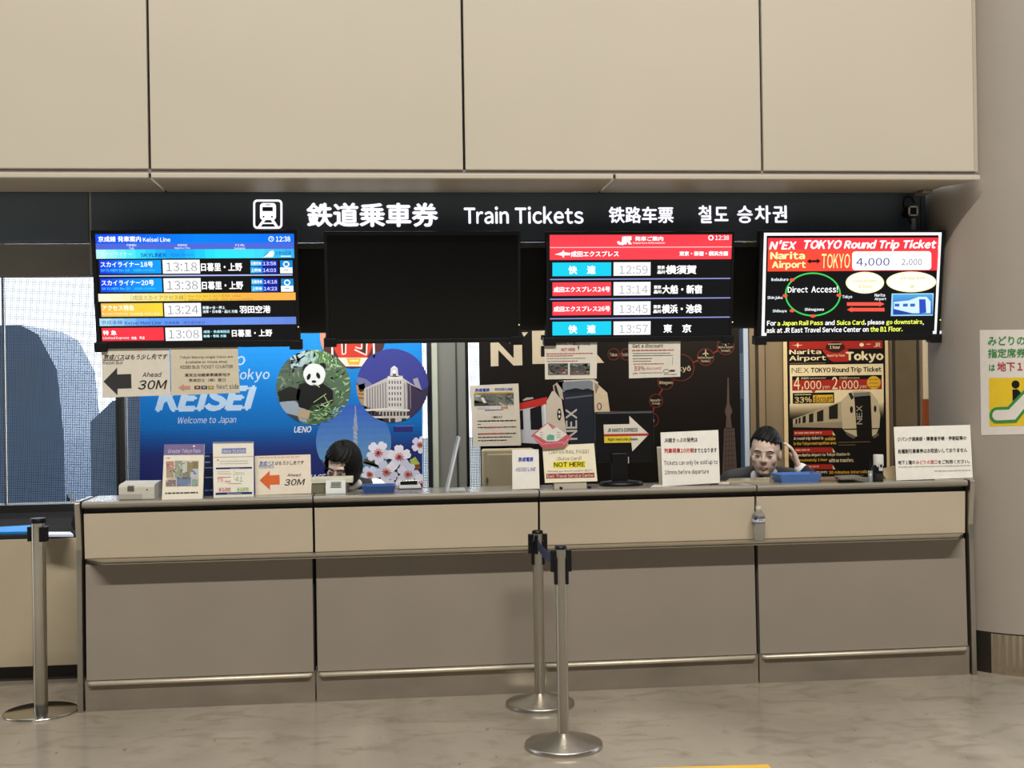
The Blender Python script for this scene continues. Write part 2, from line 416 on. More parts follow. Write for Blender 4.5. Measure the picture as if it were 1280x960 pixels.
b.box(onY(569, 520, YB).x, onY(571, 520, YB).x, YB - .125, YB - .119, 0, zWt, DARKS)
struct(b.build('trim_3'))

# window panes with a dotted mesh screen
def mesh_material(pitch=.0116, hole=.62):
    m = bpy.data.materials.new('dotted_mesh_screen'); m.use_nodes = True; n = m.node_tree; b = n.nodes['Principled BSDF']
    b.inputs['Base Color'].default_value = (*lin('#2c3a55'), 1); b.inputs['Roughness'].default_value = .6
    t = n.nodes.new('ShaderNodeTexCoord'); s = n.nodes.new('ShaderNodeSeparateXYZ'); n.links.new(t.outputs['Object'], s.inputs[0])
    outs = []
    for k in (0, 2):
        d = n.nodes.new('ShaderNodeMath'); d.operation = 'MULTIPLY'; d.inputs[1].default_value = 1 / pitch
        f = n.nodes.new('ShaderNodeMath'); f.operation = 'FRACT'
        l = n.nodes.new('ShaderNodeMath'); l.operation = 'LESS_THAN'; l.inputs[1].default_value = hole
        n.links.new(s.outputs[k], d.inputs[0]); n.links.new(d.outputs[0], f.inputs[0]); n.links.new(f.outputs[0], l.inputs[0]); outs.append(l)
    mu = n.nodes.new('ShaderNodeMath'); mu.operation = 'MULTIPLY'; n.links.new(outs[0].outputs[0], mu.inputs[0]); n.links.new(outs[1].outputs[0], mu.inputs[1])
    iv = n.nodes.new('ShaderNodeMath'); iv.operation = 'SUBTRACT'; iv.inputs[0].default_value = 1; n.links.new(mu.outputs[0], iv.inputs[1])
    n.links.new(iv.outputs[0], b.inputs['Alpha']); return m
def pane_material():
    m = bpy.data.materials.new('window_glass'); m.use_nodes = True; n = m.node_tree
    o = n.nodes['Material Output']; tp = n.nodes.new('ShaderNodeBsdfTransparent'); gl = n.nodes.new('ShaderNodeBsdfGlossy'); gl.inputs[1].default_value = .03
    fr = n.nodes.new('ShaderNodeFresnel'); mx = n.nodes.new('ShaderNodeMixShader'); tp.inputs[0].default_value = (.93, .96, .98, 1)
    n.links.new(fr.outputs[0], mx.inputs[0]); n.links.new(tp.outputs[0], mx.inputs[1]); n.links.new(gl.outputs[0], mx.inputs[2]); n.links.new(mx.outputs[0], o.inputs[0]); return m
MESHM = mesh_material(); GLASS = pane_material(); FRAME = mat('dark_window_frame', '#35332f', rough=.4)
def window(nm, x0, x1, seams, fr=.03):
    r = bpy.data.objects.new(nm, None); COL.objects.link(r); r.location = (x0, YB, zSill); struct(r)
    f = MB()
    for a, c_ in ((x0, x0 + .03), (x1 - fr, x1)): f.box(a, c_, YB - .01, YB + .1, zSill, zWt, FRAME)
    f.box(x0 + .03, x1 - .03, YB - .01, YB + .1, zWt - .05, zWt, FRAME)
    f.build('frame', r)
    for q in seams:
        f = MB(); f.box(q - .006, q + .006, YB + .03, YB + .07, zSill, zWt - .05, WHP); f.build('glazing_bar', r)
    b = MB(); b.add([(x0 + .03, YB + .05, zSill), (x1 - .03, YB + .05, zSill), (x1 - .03, YB + .05, zWt - .05), (x0 + .03, YB + .05, zWt - .05)], [(0, 1, 2, 3)], GLASS); b.build('pane', r)
    b = MB(); b.add([(x0 + .03, YB + .02, zSill), (x1 - .03, YB + .02, zSill), (x1 - .03, YB + .02, zWt - .05), (x0 + .03, YB + .02, zWt - .05)], [(0, 1, 2, 3)], MESHM); b.build('mesh_screen', r)
window('window_1', XL, xw[146] + .03, [xw[3]])
window('window_2', xw[158] - .035, xw[540], [])
window('window_3', xw[581], xw[936] + .008, [], .008)
b = MB(); b.box(xw[146] + .03, xw[158] - .035, YB - .04, YB + .12, zSill, zWt, FRAME); struct(b.build('trim_4'))

# round column on the right, with its steel base band
CX, CY, CR = 3.58, 6.50, .487
zb = onZ(1260, 844, 0); zBand = 1.6 + (ray(1240, 790)[2]) * ((Vector((3.2225, 6.173, 0)) - Vector((0, 0, 0))).length / math.hypot(*ray(1240, 790)[:2]))
b = MB(); b.lathe([(CR, zBand), (CR, 4.6)], (CX, CY, 0), COLM, n=96); column = struct(b.build('column'))
def band_material():
    m = bpy.data.materials.new('mirror_steel_band'); m.use_nodes = True; n = m.node_tree; b = n.nodes['Principled BSDF']
    b.inputs['Metallic'].default_value = 1; b.inputs['Roughness'].default_value = .13; b.inputs['Base Color'].default_value = (*lin('#cfc5b2'), 1)
    t = n.nodes.new('ShaderNodeTexCoord'); w = n.nodes.new('ShaderNodeTexWave'); w.inputs['Scale'].default_value = 11; w.inputs['Distortion'].default_value = 1.2; w.inputs['Detail'].default_value = 2
    mp = n.nodes.new('ShaderNodeMapping'); mp.inputs['Scale'].default_value = (1, .6, .08); bp = n.nodes.new('ShaderNodeBump'); bp.inputs['Strength'].default_value = .35; bp.inputs['Distance'].default_value = .01
    n.links.new(t.outputs['Object'], mp.inputs[0]); n.links.new(mp.outputs[0], w.inputs[0]); n.links.new(w.outputs[0], bp.inputs['Height']); n.links.new(bp.outputs[0], b.inputs['Normal']); return m
BAND = band_material()
b = MB()
angs = [math.radians(180 + a) for a in (52, 56, 60, 70, 80, 95, 110, 130, 160, 200, 240, 280, 320, 360 + 10)]
a0 = math.atan2(onZ(1240, 841.5, 0).y - CY, onZ(1240, 841.5, 0).x - CX)
vs = []; N = 72
for i in range(N + 1):
    a = a0 + math.radians(200) * i / N
    for z in (0, zBand - .006): vs.append((CX + (CR + .003) * math.cos(a), CY + (CR + .003) * math.sin(a), z))
b.add(vs, [(2 * i, 2 * i + 2, 2 * i + 3, 2 * i + 1) for i in range(N)], BAND, True); bb = b.build('base_band'); bb.parent = column
b = MB(); b.lathe([(CR - .002, 0), (CR - .002, zBand - .002)], (CX, CY, 0), mat('dark_base_panel', '#37332b', rough=.35, metal=.4), n=96); bb = b.build('base_core'); bb.parent = column

# yellow tape on the floor
y0 = [onZ(*q, 0) for q in ((870, 958.5), (960, 955.8))]
dxt = (y0[1] - y0[0]).normalized(); nyt = Vector((dxt.y, -dxt.x, 0))
ta = y0[1]; tb = y0[1] - dxt * .62
b = MB(); q = [tb, ta, ta + nyt * .1, tb + nyt * .1]
b.add([(v.x, v.y, .0005) for v in q] + [(v.x, v.y, .0015) for v in q], [(0, 1, 2, 3), (7, 6, 5, 4), (0, 4, 5, 1), (1, 5, 6, 2), (2, 6, 7, 3), (3, 7, 4, 0)], YELLOW)
tag(b.build('floor_tape'), 'strip of yellow tape stuck on the floor at the bottom edge', 'tape')

# outside, seen through the mesh
b = MB(); b.box(-14, 14, 8.6, 40, -.3, -.15, mat('pale_concrete', '#b8b8b4', rough=.8)); struct(b.build('ground'))
def van(px0, px1, ytop, Y, label, col):
    a = onY(px0, ytop, Y); c_ = onY(px1, ytop, Y); zt = a.z; x0, x1 = a.x, c_.x; w = x1 - x0
    r = thing('van', label, 'van', ((x0 + x1) / 2, Y + 1, -.15)); m = mat('van_paint_' + col[1:], col, rough=.4)
    pf = [(x0, -.1), (x1, -.1), (x1, 1.0), (x1 - .05 * w, zt - .55), (x1 - .2 * w, zt - .12), (x1 - .35 * w, zt), (x0 + .35 * w, zt), (x0 + .15 * w, zt - .08), (x0, zt - .3)]
    b = MB(); b.prism(pf, Y, Y + 1.9, m, axis='y'); b.build('body', r, bevel=.05)
    b = MB(); b.box(x0 + .1 * w, x1 - .16 * w, Y - .012, Y + .01, zt - .95, zt - .4, mat('van_window', '#7f95b0', rough=.3)); b.build('side_window', r)
    for q in (x0 + .2 * w, x1 - .2 * w):
        b = MB(); b.tube([(q, Y + .1, .18), (q, Y + .3, .18)], .33, BLK, n=20); b.build('wheel', r)
van(-75, 78, 407, 15, 'pale blue van outside behind the left mesh window', '#7d96b6')
van(112, 300, 492, 13, 'low grey blue van outside, right of the taller pale blue van', '#8098b4')
van(895, 1000, 400, 14, 'dark blue van outside, glimpsed through the narrow mesh strip beside the black poster', '#3a5878')

# ------------------------------------------------------------------ lit sign board
def rrect(x0, y0, x1, y1, r, k=5):
    o = []
    for cx, cy, a in ((x1 - r, y0 + r, -90), (x1 - r, y1 - r, 0), (x0 + r, y1 - r, 90), (x0 + r, y0 + r, 180)):
        for i in range(k + 1):
            t = math.radians(a + 90 * i / k); o.append((cx + r * math.cos(t), cy + r * math.sin(t)))
    return o
sg = thing('sign_board', 'long charcoal sign board with lit white train pictogram and ticket lettering', 'sign', (.8, YS, zSb))
b = MB(); b.box(x113 + .004, x1163, YS, YS + .12, zSb, zSt, CHAR); b.build('panel', sg, bevel=.003)
b = MB(); b.box(x1163 - .035, x1163 - .03, YS - .002, YS + .01, zSb, zSt, DARKS); b.build('joint', sg)
LIT = em('#fbf8ff', 1.25)
for t, x0, y0, x1, y1, bo in (('鉄道乗車券', 383.5, 253.3, 548, 284, .03), ('Train Tickets', 580, 258, 729.5, 280, .022), ('铁路车票', 761, 258.3, 842, 279, .022), ('철도', 873, 256.8, 910.5, 279, .022), ('승차권', 921.5, 256.8, 984, 279, .022)):
    cv = Canvas(*vplane(YS), eps=.001); cv.text(t, x0, y0, x1, y1, LIT, 2, bold=bo, res=3); cv.mb.build('lettering', sg)
cv = Canvas(*vplane(YS), eps=.001)
o_ = rrect(316.5, 249.5, 353, 286, 5); i_ = rrect(319, 252, 350.5, 283.5, 3.2); n_ = len(o_)
for k in range(n_): cv.poly([o_[k], o_[(k + 1) % n_], i_[(k + 1) % n_], i_[k]], LIT)
BK = mat('sign_charcoal_mask', '#23272c', rough=.4, var=0)
cv.poly(rrect(325, 253.8, 345, 275, 4), LIT)
cv.rect(328, 258.8, 341, 264, BK, 2); cv.rect(332, 255.6, 338, 256.6, BK, 2)
cv.ell(329.5, 271, 1.2, 1.2, BK, 2, 12); cv.ell(340, 271, 1.2, 1.2, BK, 2, 12)
cv.poly([(328, 275), (332, 275), (326, 283.5), (322, 283.5)], LIT); cv.poly([(338.5, 275), (342.5, 275), (348, 283.3), (344, 283.3)], LIT)
cv.rect(326, 278.3, 344.5, 280, LIT)
cv.mb.build('train_pictogram', sg)
b = MB(); b.box(XL, x113 - .012, YS, YS + .12, zSb, zSt, CHAR)
tag(b.build('blank_sign_board', bevel=.003), 'plain charcoal sign board with no lettering above the left mesh window', 'sign')

# small sensor box with its cable, under the soffit
sp = onY(1141, 264, 6.5)
r = thing('sensor', 'small black sensor box with pale rim hung above the right screen', 'sensor', (sp.x, 6.5, sp.z))
w = .028
b = MB(); b.box(sp.x - w, sp.x + w, 6.5, 6.57, sp.z - w, sp.z + w, BLK); b.build('body', r, bevel=.004)
b = MB()
for a in ((-w, w, w - .008, w), (-w, w, -w, -w + .008), (-w, -w + .008, -w, w), (w - .008, w, -w, w)): b.box(sp.x + a[0], sp.x + a[1], 6.49, 6.5, sp.z + a[2], sp.z + a[3], WHP)
b.build('rim', r)
b = MB(); q = [onY(x, y, 6.58) for x, y in ((1143, 254), (1140, 247), (1135, 245.5), (1130, 248), (1129, 256), (1131, 266), (1136, 274), (1139, 280))]; b.tube(q, .006, BLK, 8); b.build('cable', r)
b = MB(); q = [onY(x, y, 6.53) for x, y in ((1142, 273), (1142, 287))]; b.tube(q, [.011, .013], mat('pale_plug', '#a8a69f'), 10); b.build('plug', r)
b = MB(); b.box(sp.x - .01, sp.x + .01, 6.57, YS, sp.z - .012, sp.z + .012, BLK); b.build('bracket', r)

# ------------------------------------------------------------------ four ceiling screens, leaning forward
TILT = math.radians(8.5); YT = 6.36
TN = (0, -math.cos(TILT), -math.sin(TILT))
zTop = onY(243, 288, YT).z
TP0 = (0, YT, zTop)
def tvs(x): return .008 - .0001 * (x - 640)
def screen(x0, x1, ytop, ybot, dx0, dx1, dy0, dy1, label, disp, led):
    """x0..x1 case edges on top, dx/dy display edges (top left, bottom left)"""
    cv = Canvas(TP0, TN, vs=tvs); A = Vector(cv.pt(x0, ytop)); B = Vector(cv.pt(x1, lvl(x0, ytop, x1))); C_ = Vector(cv.pt(x0 + tvs(x0) * (ybot - ytop), ybot))
    H = (C_ - A).length; U = Vector((1, 0, 0)); V = Vector((0, math.sin(TILT), -math.cos(TILT))); N_ = Vector(TN)
    xa, xb = A.x, B.x; A = Vector((xa, A.y, A.z)); Wd = xb - xa
    root = thing('departure_screen', label, 'screen', (xa + Wd / 2, A.y + .04, A.z - H), 'screens hung under the sign board')
    def P(u, v, d): return A + U * u + V * v - N_ * d
    def blk(mb, u0, u1, v0, v1, d0, d1, m):
        vs = [P(u, v, d) for u in (u0, u1) for v in (v0, v1) for d in (d0, d1)]
        mb.add(vs, [(0, 1, 3, 2), (4, 6, 7, 5), (0, 4, 5, 1), (2, 3, 7, 6), (0, 2, 6, 4), (1, 5, 7, 3)], m)
    b = MB(); blk(b, 0, Wd, 0, H, .004, .06, BLK); blk(b, Wd * .2, Wd * .8, H * .2, H * .8, .06, .1, BLK); b.build('case', root, bevel=.004)
    D0 = cv.pt(dx0, dy0); D1 = cv.pt(dx1, lvl(dx0, dy0, dx1)); D2 = cv.pt(dx0 + tvs(dx0) * (dy1 - dy0), dy1)
    u0, u1 = D0[0] - xa, D1[0] - xa; v0 = (Vector(D0) - A).dot(V); v1 = (Vector(D2) - A).dot(V)
    b = MB(); blk(b, 0, Wd, 0, v0, -.006, .004, BLK); blk(b, 0, Wd, v1, H, -.006, .004, BLK); blk(b, 0, u0, v0, v1, -.006, .004, BLK); blk(b, u1, Wd, v0, v1, -.006, .004, BLK)
    b.build('bezel', root, bevel=.002)
    for s_ in (0, 1):
        b = MB(); e0 = -.012 if s_ == 0 else Wd - .055; blk(b, e0, e0 + .067, min(H - .03, v1 + .004), H + .016, -.012, .05, BLK); b.build('corner_bracket', root, bevel=.003)
    b = MB(); blk(b, Wd * .45, Wd * .55, H * .35, H * .5, .1, .36, BLK); b.build('wall_mount', root)
    cv = Canvas(TP0, TN, vs=tvs, eps=.0007)
    cv.rect(dx0, dy0, dx1, dy1, em('#05060c', .6) if disp else BLKG, 0)
    if disp: disp(cv)
    cv.mb.build('display', root)
    cv = Canvas(TP0, TN, vs=tvs); cv.ell(led[0], led[1], .9, .9, em('#d8ff90', 1.2), 11, 10); cv.mb.build('power_light', root, )
    return root
def wtx(cv, t, x0, y0, x1, y1, col='#ffffff', s=1.3, bold=.02, **k): cv.text(t, x0, y0, x1, y1, em(col, s), 3, bold=bold, **k)

def keisei_screen(cv):
    g_ = lambda h: em(h, 1.0)
    cv.grad(119, 292.8, 367.5, 304.5, ['#0a50ff', '#0088ff', '#0a74ff'], f=g_, k=8)
    cv.rect(119.5, 304.5, 367.5, 312, em('#4f6be0'))
    cv.grad(119.6, 312, 367.5, 323.5, ['#cfffff', '#40f0ff', '#00a0ff', '#28f0ff', '#40e8ff', '#30b0ff'], f=g_, k=4)
    wtx(cv, '京成線 発車案内', 123, 295.3, 176.5, 302.5); wtx(cv, 'Keisei Line', 179, 296.7, 213, 302.3, bold=.015)
    wtx(cv, '12:38', 345, 295.5, 363, 302, bold=.015)
    cv.ring(339, 298.6, 3.4, 3.4, .9, em('#ffffff', 1.2), 3, 20); cv.line((339, 296.6), (339, 298.8), .7, em('#ffffff'), 3); cv.line((339, 298.8), (340.5, 298.8), .7, em('#ffffff'), 3)
    for t, t2, x0, x1 in (('列車種別', 'Train', 158, 171), ('発車時刻', 'Departure Time', 218.5, 237.5), ('行先', 'Destination', 293, 306.5)):
        c_ = (x0 + x1) / 2; w_ = min(6, (x1 - x0) / 2); wtx(cv, t, c_ - w_, 305, c_ + w_, 308, s=1.1, bold=0); wtx(cv, t2, x0 if len(t2) > 6 else c_ - 3, 308.8, x1 if len(t2) > 6 else c_ + 3, 311.6, s=1.1, bold=.01)
    wtx(cv, 'スカイライナー', 126, 315, 165, 321, '#e8ffff', 1, 0)
    wtx(cv, 'SKYLINER', 176, 316.5, 208, 321.5, '#0a30c0', 1, .02); wtx(cv, '天空列车 스카이라이너', 213, 316.8, 241, 320.8, '#1a58e0', 1, 0)
    cv.poly([(328, 321.5), (336, 315), (341, 313), (343, 316), (341, 321.3)], em('#ffffff', 1.1), 3); cv.line((329, 321), (336, 315.3), .8, em('#20406a'), 4)
    wtx(cv, '全車指定席', 344, 314, 364, 318.8, '#10507a', 1, 0); cv.rect(351, 319.6, 364, 321, em('#e8ffff'), 3)
    for yy, no, tm, a1, a2 in ((325.2, '18', '13:18', '13:58', '14:03'), (348.2, '20', '13:38', '14:18', '14:23')):
        xo = 124 + (yy - 325) * .05
        cv.grad(xo, yy, xo + 77, yy + 17, ['#0a3cf0', '#0090ff', '#00a4ff'], f=g_, k=5)
        wtx(cv, 'スカイライナー' + no + '号', xo + 2, yy + 2.2, xo + 67.5, yy + 9, bold=.015); wtx(cv, 'SKYLINER No.' + no, xo + 2, yy + 11.2, xo + 38, yy + 14.2, '#60f0ff', 1, .0); wtx(cv, '天空列车 스카이라이너', xo + 43, yy + 11.2, xo + 69, yy + 14.2, '#60f0ff', 1, 0)
        cv.rect(xo + 79, yy - .3, xo + 125.5, yy + 16.8, em('#ffffff', 1.1)); wtx(cv, tm, xo + 84, yy + 3, xo + 122.5, yy + 13.8, '#6c727a', 1, -.008)
        wtx(cv, '日暮里・上野', xo + 127.5, yy + 3.5, xo + 179, yy + 13.8, bold=.025)
        for j, (la, ta_) in enumerate((('日暮里', a1), ('上野', a2))):
            cv.grad(xo + 189, yy + .3 + 8.5 * j, xo + 204, yy + 7.8 + 8.5 * j, ['#38c8ff', '#1088ff'], f=g_, k=3); wtx(cv, la + '着', xo + 190, yy + 2 + 8.5 * j, xo + 202.5, yy + 6 + 8.5 * j, s=1.1)
            cv.rect(xo + 204, yy + .3 + 8.5 * j, xo + 222.5, yy + 7.8 + 8.5 * j, em('#0a2cc8', .9)); wtx(cv, ta_, xo + 205, yy + 2 + 8.5 * j, xo + 221, yy + 6.3 + 8.5 * j, s=1.1, bold=.005)
        cv.rect(xo + 226, yy + .3, xo + 241.5, yy + 9, em('#0a90e0')); cv.rect(xo + 226, yy + 9, xo + 241.5, yy + 16.5, em('#f4ffff', 1.05)); cv.ring(xo + 233.8, yy + 5, 4, 3.7, 1.5, em('#ffffff', 1.1), 3, 20); cv.rect(xo + 231, yy + 11.8, xo + 236.5, yy + 12.6, em('#8a9aa8'), 3)
    cv.rect(124, 344.2, 365.5, 345.8, em('#b8c8ff'))
    cv.grad(122.3, 367.3, 369.5, 377, ['#ffffe8', '#fff0a0', '#ffd84a', '#ffb84a', '#ffb850'], f=g_, k=4)
    wtx(cv, '[成田スカイアクセス線]', 164, 369.3, 232, 375.3, '#a08a28', 1, 0); wtx(cv, 'Narita SKY ACCESS Line', 235, 368.8, 301, 371.6, '#b07818', 1, 0); wtx(cv, '成田SKY ACCESS線 나리타 SKY ACCESS선', 235, 373.2, 316, 376, '#b07818', 1, 0)
    cv.grad(126, 379.3, 203.2, 396, ['#ffc050', '#ffd44a', '#ffe23a'], f=g_, k=4)
    wtx(cv, 'アクセス特急', 128, 381.5, 168, 388.5, '#fffff0', 1.2); wtx(cv, 'Access Express', 128, 391, 160, 394, '#fffff0', 1.1, 0); wtx(cv, '机场特急 액세스특급', 163, 391, 200, 394, '#fffff0', 1, 0)
    cv.rect(205, 379, 251, 395.8, em('#ffffff', 1.1)); wtx(cv, '13:24', 210, 382, 248, 392.7, '#6c727a', 1, -.008)
    wtx(cv, '新鎌ヶ谷・押上', 253.5, 382.5, 281.5, 386.5, '#e8f8ff', 1.2); wtx(cv, '浅草・日本橋・品川 方面', 253.5, 387.5, 297, 391.5, '#e8f8ff', 1.2); wtx(cv, '羽田空港', 299.5, 382, 338.5, 391.5, bold=.025)
    cv.grad(123.4, 398.2, 370, 407.6, ['#c0f0ff', '#60a0f8', '#6a90f0', '#7098f0', '#6888e0'], f=g_, k=4)
    wtx(cv, '京成本線', 127, 400.6, 153.5, 405.8, '#1a3a90', 1, 0); wtx(cv, 'Keisei Main Line', 156.5, 401.5, 201.5, 405.8, '#102a90', 1, .01); wtx(cv, '京成本線', 206, 401.7, 224, 405.3, '#102a80', 1, 0); wtx(cv, '게이세이본선', 229, 401.6, 256, 405.3, '#1a3a80', 1, 0)
    cv.rect(127, 410, 204.3, 426.3, em('#ff3848'))
    wtx(cv, '特 急', 129, 413, 146, 419, bold=.02); wtx(cv, 'Limited Express', 129, 421, 161.5, 424.5, bold=.01); wtx(cv, '特急', 164.5, 420.8, 171, 424.3); wtx(cv, '특급', 174.5, 420.6, 181, 424)
    cv.rect(206.5, 409.6, 252, 426, em('#ffffff', 1.1)); wtx(cv, '13:08', 211, 412.7, 249, 423, '#6c727a', 1, -.008)
    wtx(cv, '成田・京成津田沼', 254.5, 412.8, 287, 416.5, '#b8f4ff', 1.2); wtx(cv, '船橋・青砥 方面', 254.5, 418.3, 283, 421.8, '#b8f4ff', 1.2); wtx(cv, '日暮里・上野', 290, 412, 340.5, 421, bold=.025)
def jr_screen(cv):
    RED = em('#ff4452'); CY_ = em('#10d8f8'); WHT = em('#ffffff', 1.1)
    cv.rect(687, 293.6, 915, 325, RED); cv.rect(687.5, 308.9, 915, 310, em('#ffc8cc'), 2)
    cv.poly([(771.5, 301.5), (774.5, 301.5), (775.5, 303.2), (777, 302.5), (777.5, 296), (782, 295.5), (781.5, 304), (779, 306.3), (774, 306), (771.5, 304)], WHT, 3)
    cv.poly([(781, 295.5), (789, 295.3), (789.5, 299.5), (787, 301), (790, 305.3), (786, 305.5), (783.5, 301.5), (783, 305.5), (780.5, 305.6)], WHT, 3)
    wtx(cv, '発車ご案内', 793.5, 295.5, 829, 301.3, bold=.03); wtx(cv, 'Departure Information', 791.5, 302.5, 831, 305.3, s=1.1, bold=.02)
    cv.ring(888.5, 297.2, 3.4, 3.4, 1.4, WHT, 3, 20); wtx(cv, '12:38', 894, 294.3, 911, 300, bold=.01)
    cv.poly([(693, 318), (702, 315.3), (704, 313), (705, 313), (705, 315.3), (713, 316), (713, 319), (705, 319.3), (705, 322), (704, 322), (702, 319.5)], WHT, 3)
    wtx(cv, '成田エクスプレス', 713.5, 313.8, 773.5, 321.3, bold=.03); wtx(cv, '東京・新宿・横浜方面', 849, 314, 910, 320, bold=.04)
    rows = ((328.3, 'c', '12:59', '横須賀', 832, 870.5), (353, 'r24', '13:14', '大船・新宿', 827.5, 877.5), (377.4, 'r26', '13:45', '横浜・池袋', 827, 877), (402.3, 'c', '13:57', None, 0, 0))
    for i, (yy, k, tm, ds, a, e) in enumerate(rows):
        xo = 690.5; cv.rect(xo, yy, xo + 73.5, yy + 17, CY_ if k == 'c' else RED)
        if k == 'c': wtx(cv, '快', xo + 20, yy + 4, xo + 31, yy + 14.5, bold=.04); wtx(cv, '速', xo + 43, yy + 3.6, xo + 54, yy + 14.2, bold=.04)
        else: wtx(cv, '成田エクスプレス' + k[1:] + '号', xo + 1.5, yy + 5.5, xo + 72, yy + 12.5, bold=.03)
        cv.rect(xo + 76.5, yy - .4, xo + 122.7, yy + 16.4, WHT); wtx(cv, tm, xo + 83.5, yy + 4, xo + 119, yy + 14, '#8e9298', 1, -.008)
        if ds:
            wtx(cv, ds, a, yy + 3.2, e, yy + 14.5, bold=.035)
            for j in (0, 1): wtx(cv, '東京' if j == 0 else '品川', a - 10.5, yy + 3.6 + 5.8 * j, a - 1, yy + 8.3 + 5.8 * j, s=1.1, bold=.06)
        else: wtx(cv, '東', 829, yy + 3, 840, yy + 13.7, bold=.03); wtx(cv, '京', 852.5, yy + 2.8, 864, yy + 13.4, bold=.03)
        if i < 3: cv.rect(687.5, yy + 20.4, 913, yy + 21.8, em('#9aa4e8', .9))
def nex_screen(cv):
    WHT = em('#ffffff', 1.15); RED = em('#ff3a46'); OR = em('#ff5a38')
    cv.frame(954.8, 291, 1177, 419.7, 3.6, WHT, 1); cv.rect(958, 415.7, 1166, 421, em('#05060c', .6), 2)
    cv.rect(960, 297.5, 1173.5, 312, RED); cv.grad(960, 312, 1173.5, 339.3, ['#ff5236', '#ff4a3c', '#ff3a46'], f=lambda h: em(h, 1))
    wtx(cv, "N'EX", 961, 300.2, 993.5, 312, bold=.045, slant=.25, s=1.2); wtx(cv, 'TOKYO', 1002, 300, 1050.5, 311.5, bold=.045, slant=.25, s=1.2)
    wtx(cv, 'Round Trip Ticket', 1053.5, 299.8, 1168, 313.8, bold=.05, slant=.22, s=1.2)
    wtx(cv, 'Narita', 962.5, 314.5, 1006, 324.3, '#fff4a8', 1.2, .045); wtx(cv, 'Airport', 964.5, 326, 1007, 337.5, '#fff4a8', 1.2, .045)
    DK = em('#2a0a06', .8); cv.poly([(1008.5, 326.5), (1013, 323.5), (1013, 325.3), (1021, 325), (1021, 323), (1025.5, 326.3), (1021, 329.5), (1021, 327.8), (1013, 328), (1013, 329.7)], DK, 3)
    wtx(cv, 'TOKYO', 1026.5, 317, 1062, 335.5, '#fff0a0', 1.2, .01)
    cv.poly([(x, lvl(1065, y, x)) for x, y in rrect(1065, 314.3, 1164, 337.8, 4)], WHT, 2)
    wtx(cv, '大人 Adult', 1071, 316.7, 1092, 319.8, '#a8aeb4', 1, 0); wtx(cv, '小児 Child', 1130, 316.5, 1144, 319, '#c8ccd0', 1, 0)
    wtx(cv, '4,000', 1070, 322.5, 1111.5, 333.5, '#30408c', 1, .006); wtx(cv, '円 yen', 1113.5, 328.8, 1122.5, 332, '#9aa8c0', 1, 0); wtx(cv, '2,000', 1126.5, 323.5, 1152, 332.5, '#6c767e', 1, .004); wtx(cv, '円 yen', 1154, 329, 1160, 332, '#b8c0c8', 1, 0)
    cv.ring(1016, 368, 35, 27.5, 1.9, em('#40d860'), 2, 48)
    for x, y in ((990, 349.8), (981.3, 369.5), (990, 388.3), (1016, 395), (1048.5, 369)): cv.ell(x, y, 3.2, 2.1, em('#ff5a40'), 3, 14)
    wtx(cv, 'Direct', 984.5, 358.2, 1009.5, 365.8, bold=.02); wtx(cv, 'Access!', 1014, 357.8, 1047, 365.8, bold=.02)
    for t, x0, y0, x1, y1 in (('Ikebukuro', 964, 347.3, 985.5, 351.3), ('Shinjuku', 959, 370, 978, 374.8), ('Shibuya', 965.5, 386.8, 983, 391.3), ('Shinagawa', 1005.5, 384.8, 1029.5, 389.6), ('Tokyo', 1052.5, 368.8, 1065, 373.8), ('Narita', 1093, 366.8, 1106, 370.8), ('Airport', 1093, 371.8, 1107.5, 376.2)):
        wtx(cv, t, x0, y0, x1, y1, '#f0fbff', 1.1, .03)
    for y, s_ in ((380, 1), (387, -1)):
        pts = [(1058.5, y - 2.2), (1099, y - 2.2), (1099, y - 3.4), (1105.5, y), (1099, y + 3.4), (1099, y + 2.2), (1058.5, y + 2.2)]
        if s_ < 0: pts = [(2164 - x, yy) for x, yy in pts]
        cv.poly(pts, em('#ff5c48'), 2)
    cv.ell(1081, 353.3, 24, 13.6, em('#fff6c0', 1.1), 2); cv.ell(1081, 353.3, 22.5, 12.4, em('#fffcf0', 1.1), 3); cv.ell(1139, 352.3, 31.3, 13, em('#fff6c0', 1.1), 2); cv.ell(1139, 352.3, 29.8, 11.9, em('#fffcf0', 1.1), 3)
    cv.text('Convenient', 1066, 349.3, 1095, 352.8, em('#f0e060'), 5, .02); cv.text('& Direct', 1073, 356, 1090, 360, em('#f0e060'), 5, .02); cv.text('14-day limit', 1125, 346, 1156, 350, em('#e8d838'), 5, .02); cv.text('OK', 1137, 356, 1142, 360.3, em('#e8d838'), 5, .03)
    cv.rect(1114.5, 366.9, 1167, 395, em('#a8e8ff'), 2); cv.grad(1116, 368.2, 1165.5, 393.5, ['#58b0e8', '#4890e0', '#3070d8', '#2858c0'], 3, 3, True, f=lambda h: em(h, 1))
    cv.poly([(1117, 377.5), (1136, 375.5), (1148, 371), (1158, 371), (1163, 377), (1163, 391.5), (1140, 391.5), (1117, 386)], em('#d8f4ff', 1.05), 4)
    for x in (1118, 1128.5, 1137.5): cv.rect(x, 379.5, x + 6, 383.2, em('#3868d0'), 5)
    cv.poly([(1148.5, 374), (1156.5, 374), (1157.5, 391), (1149, 391.5)], em('#2850c8'), 5); cv.poly([(1117, 386.5), (1140, 392), (1117, 393)], em('#2048a8'), 5)
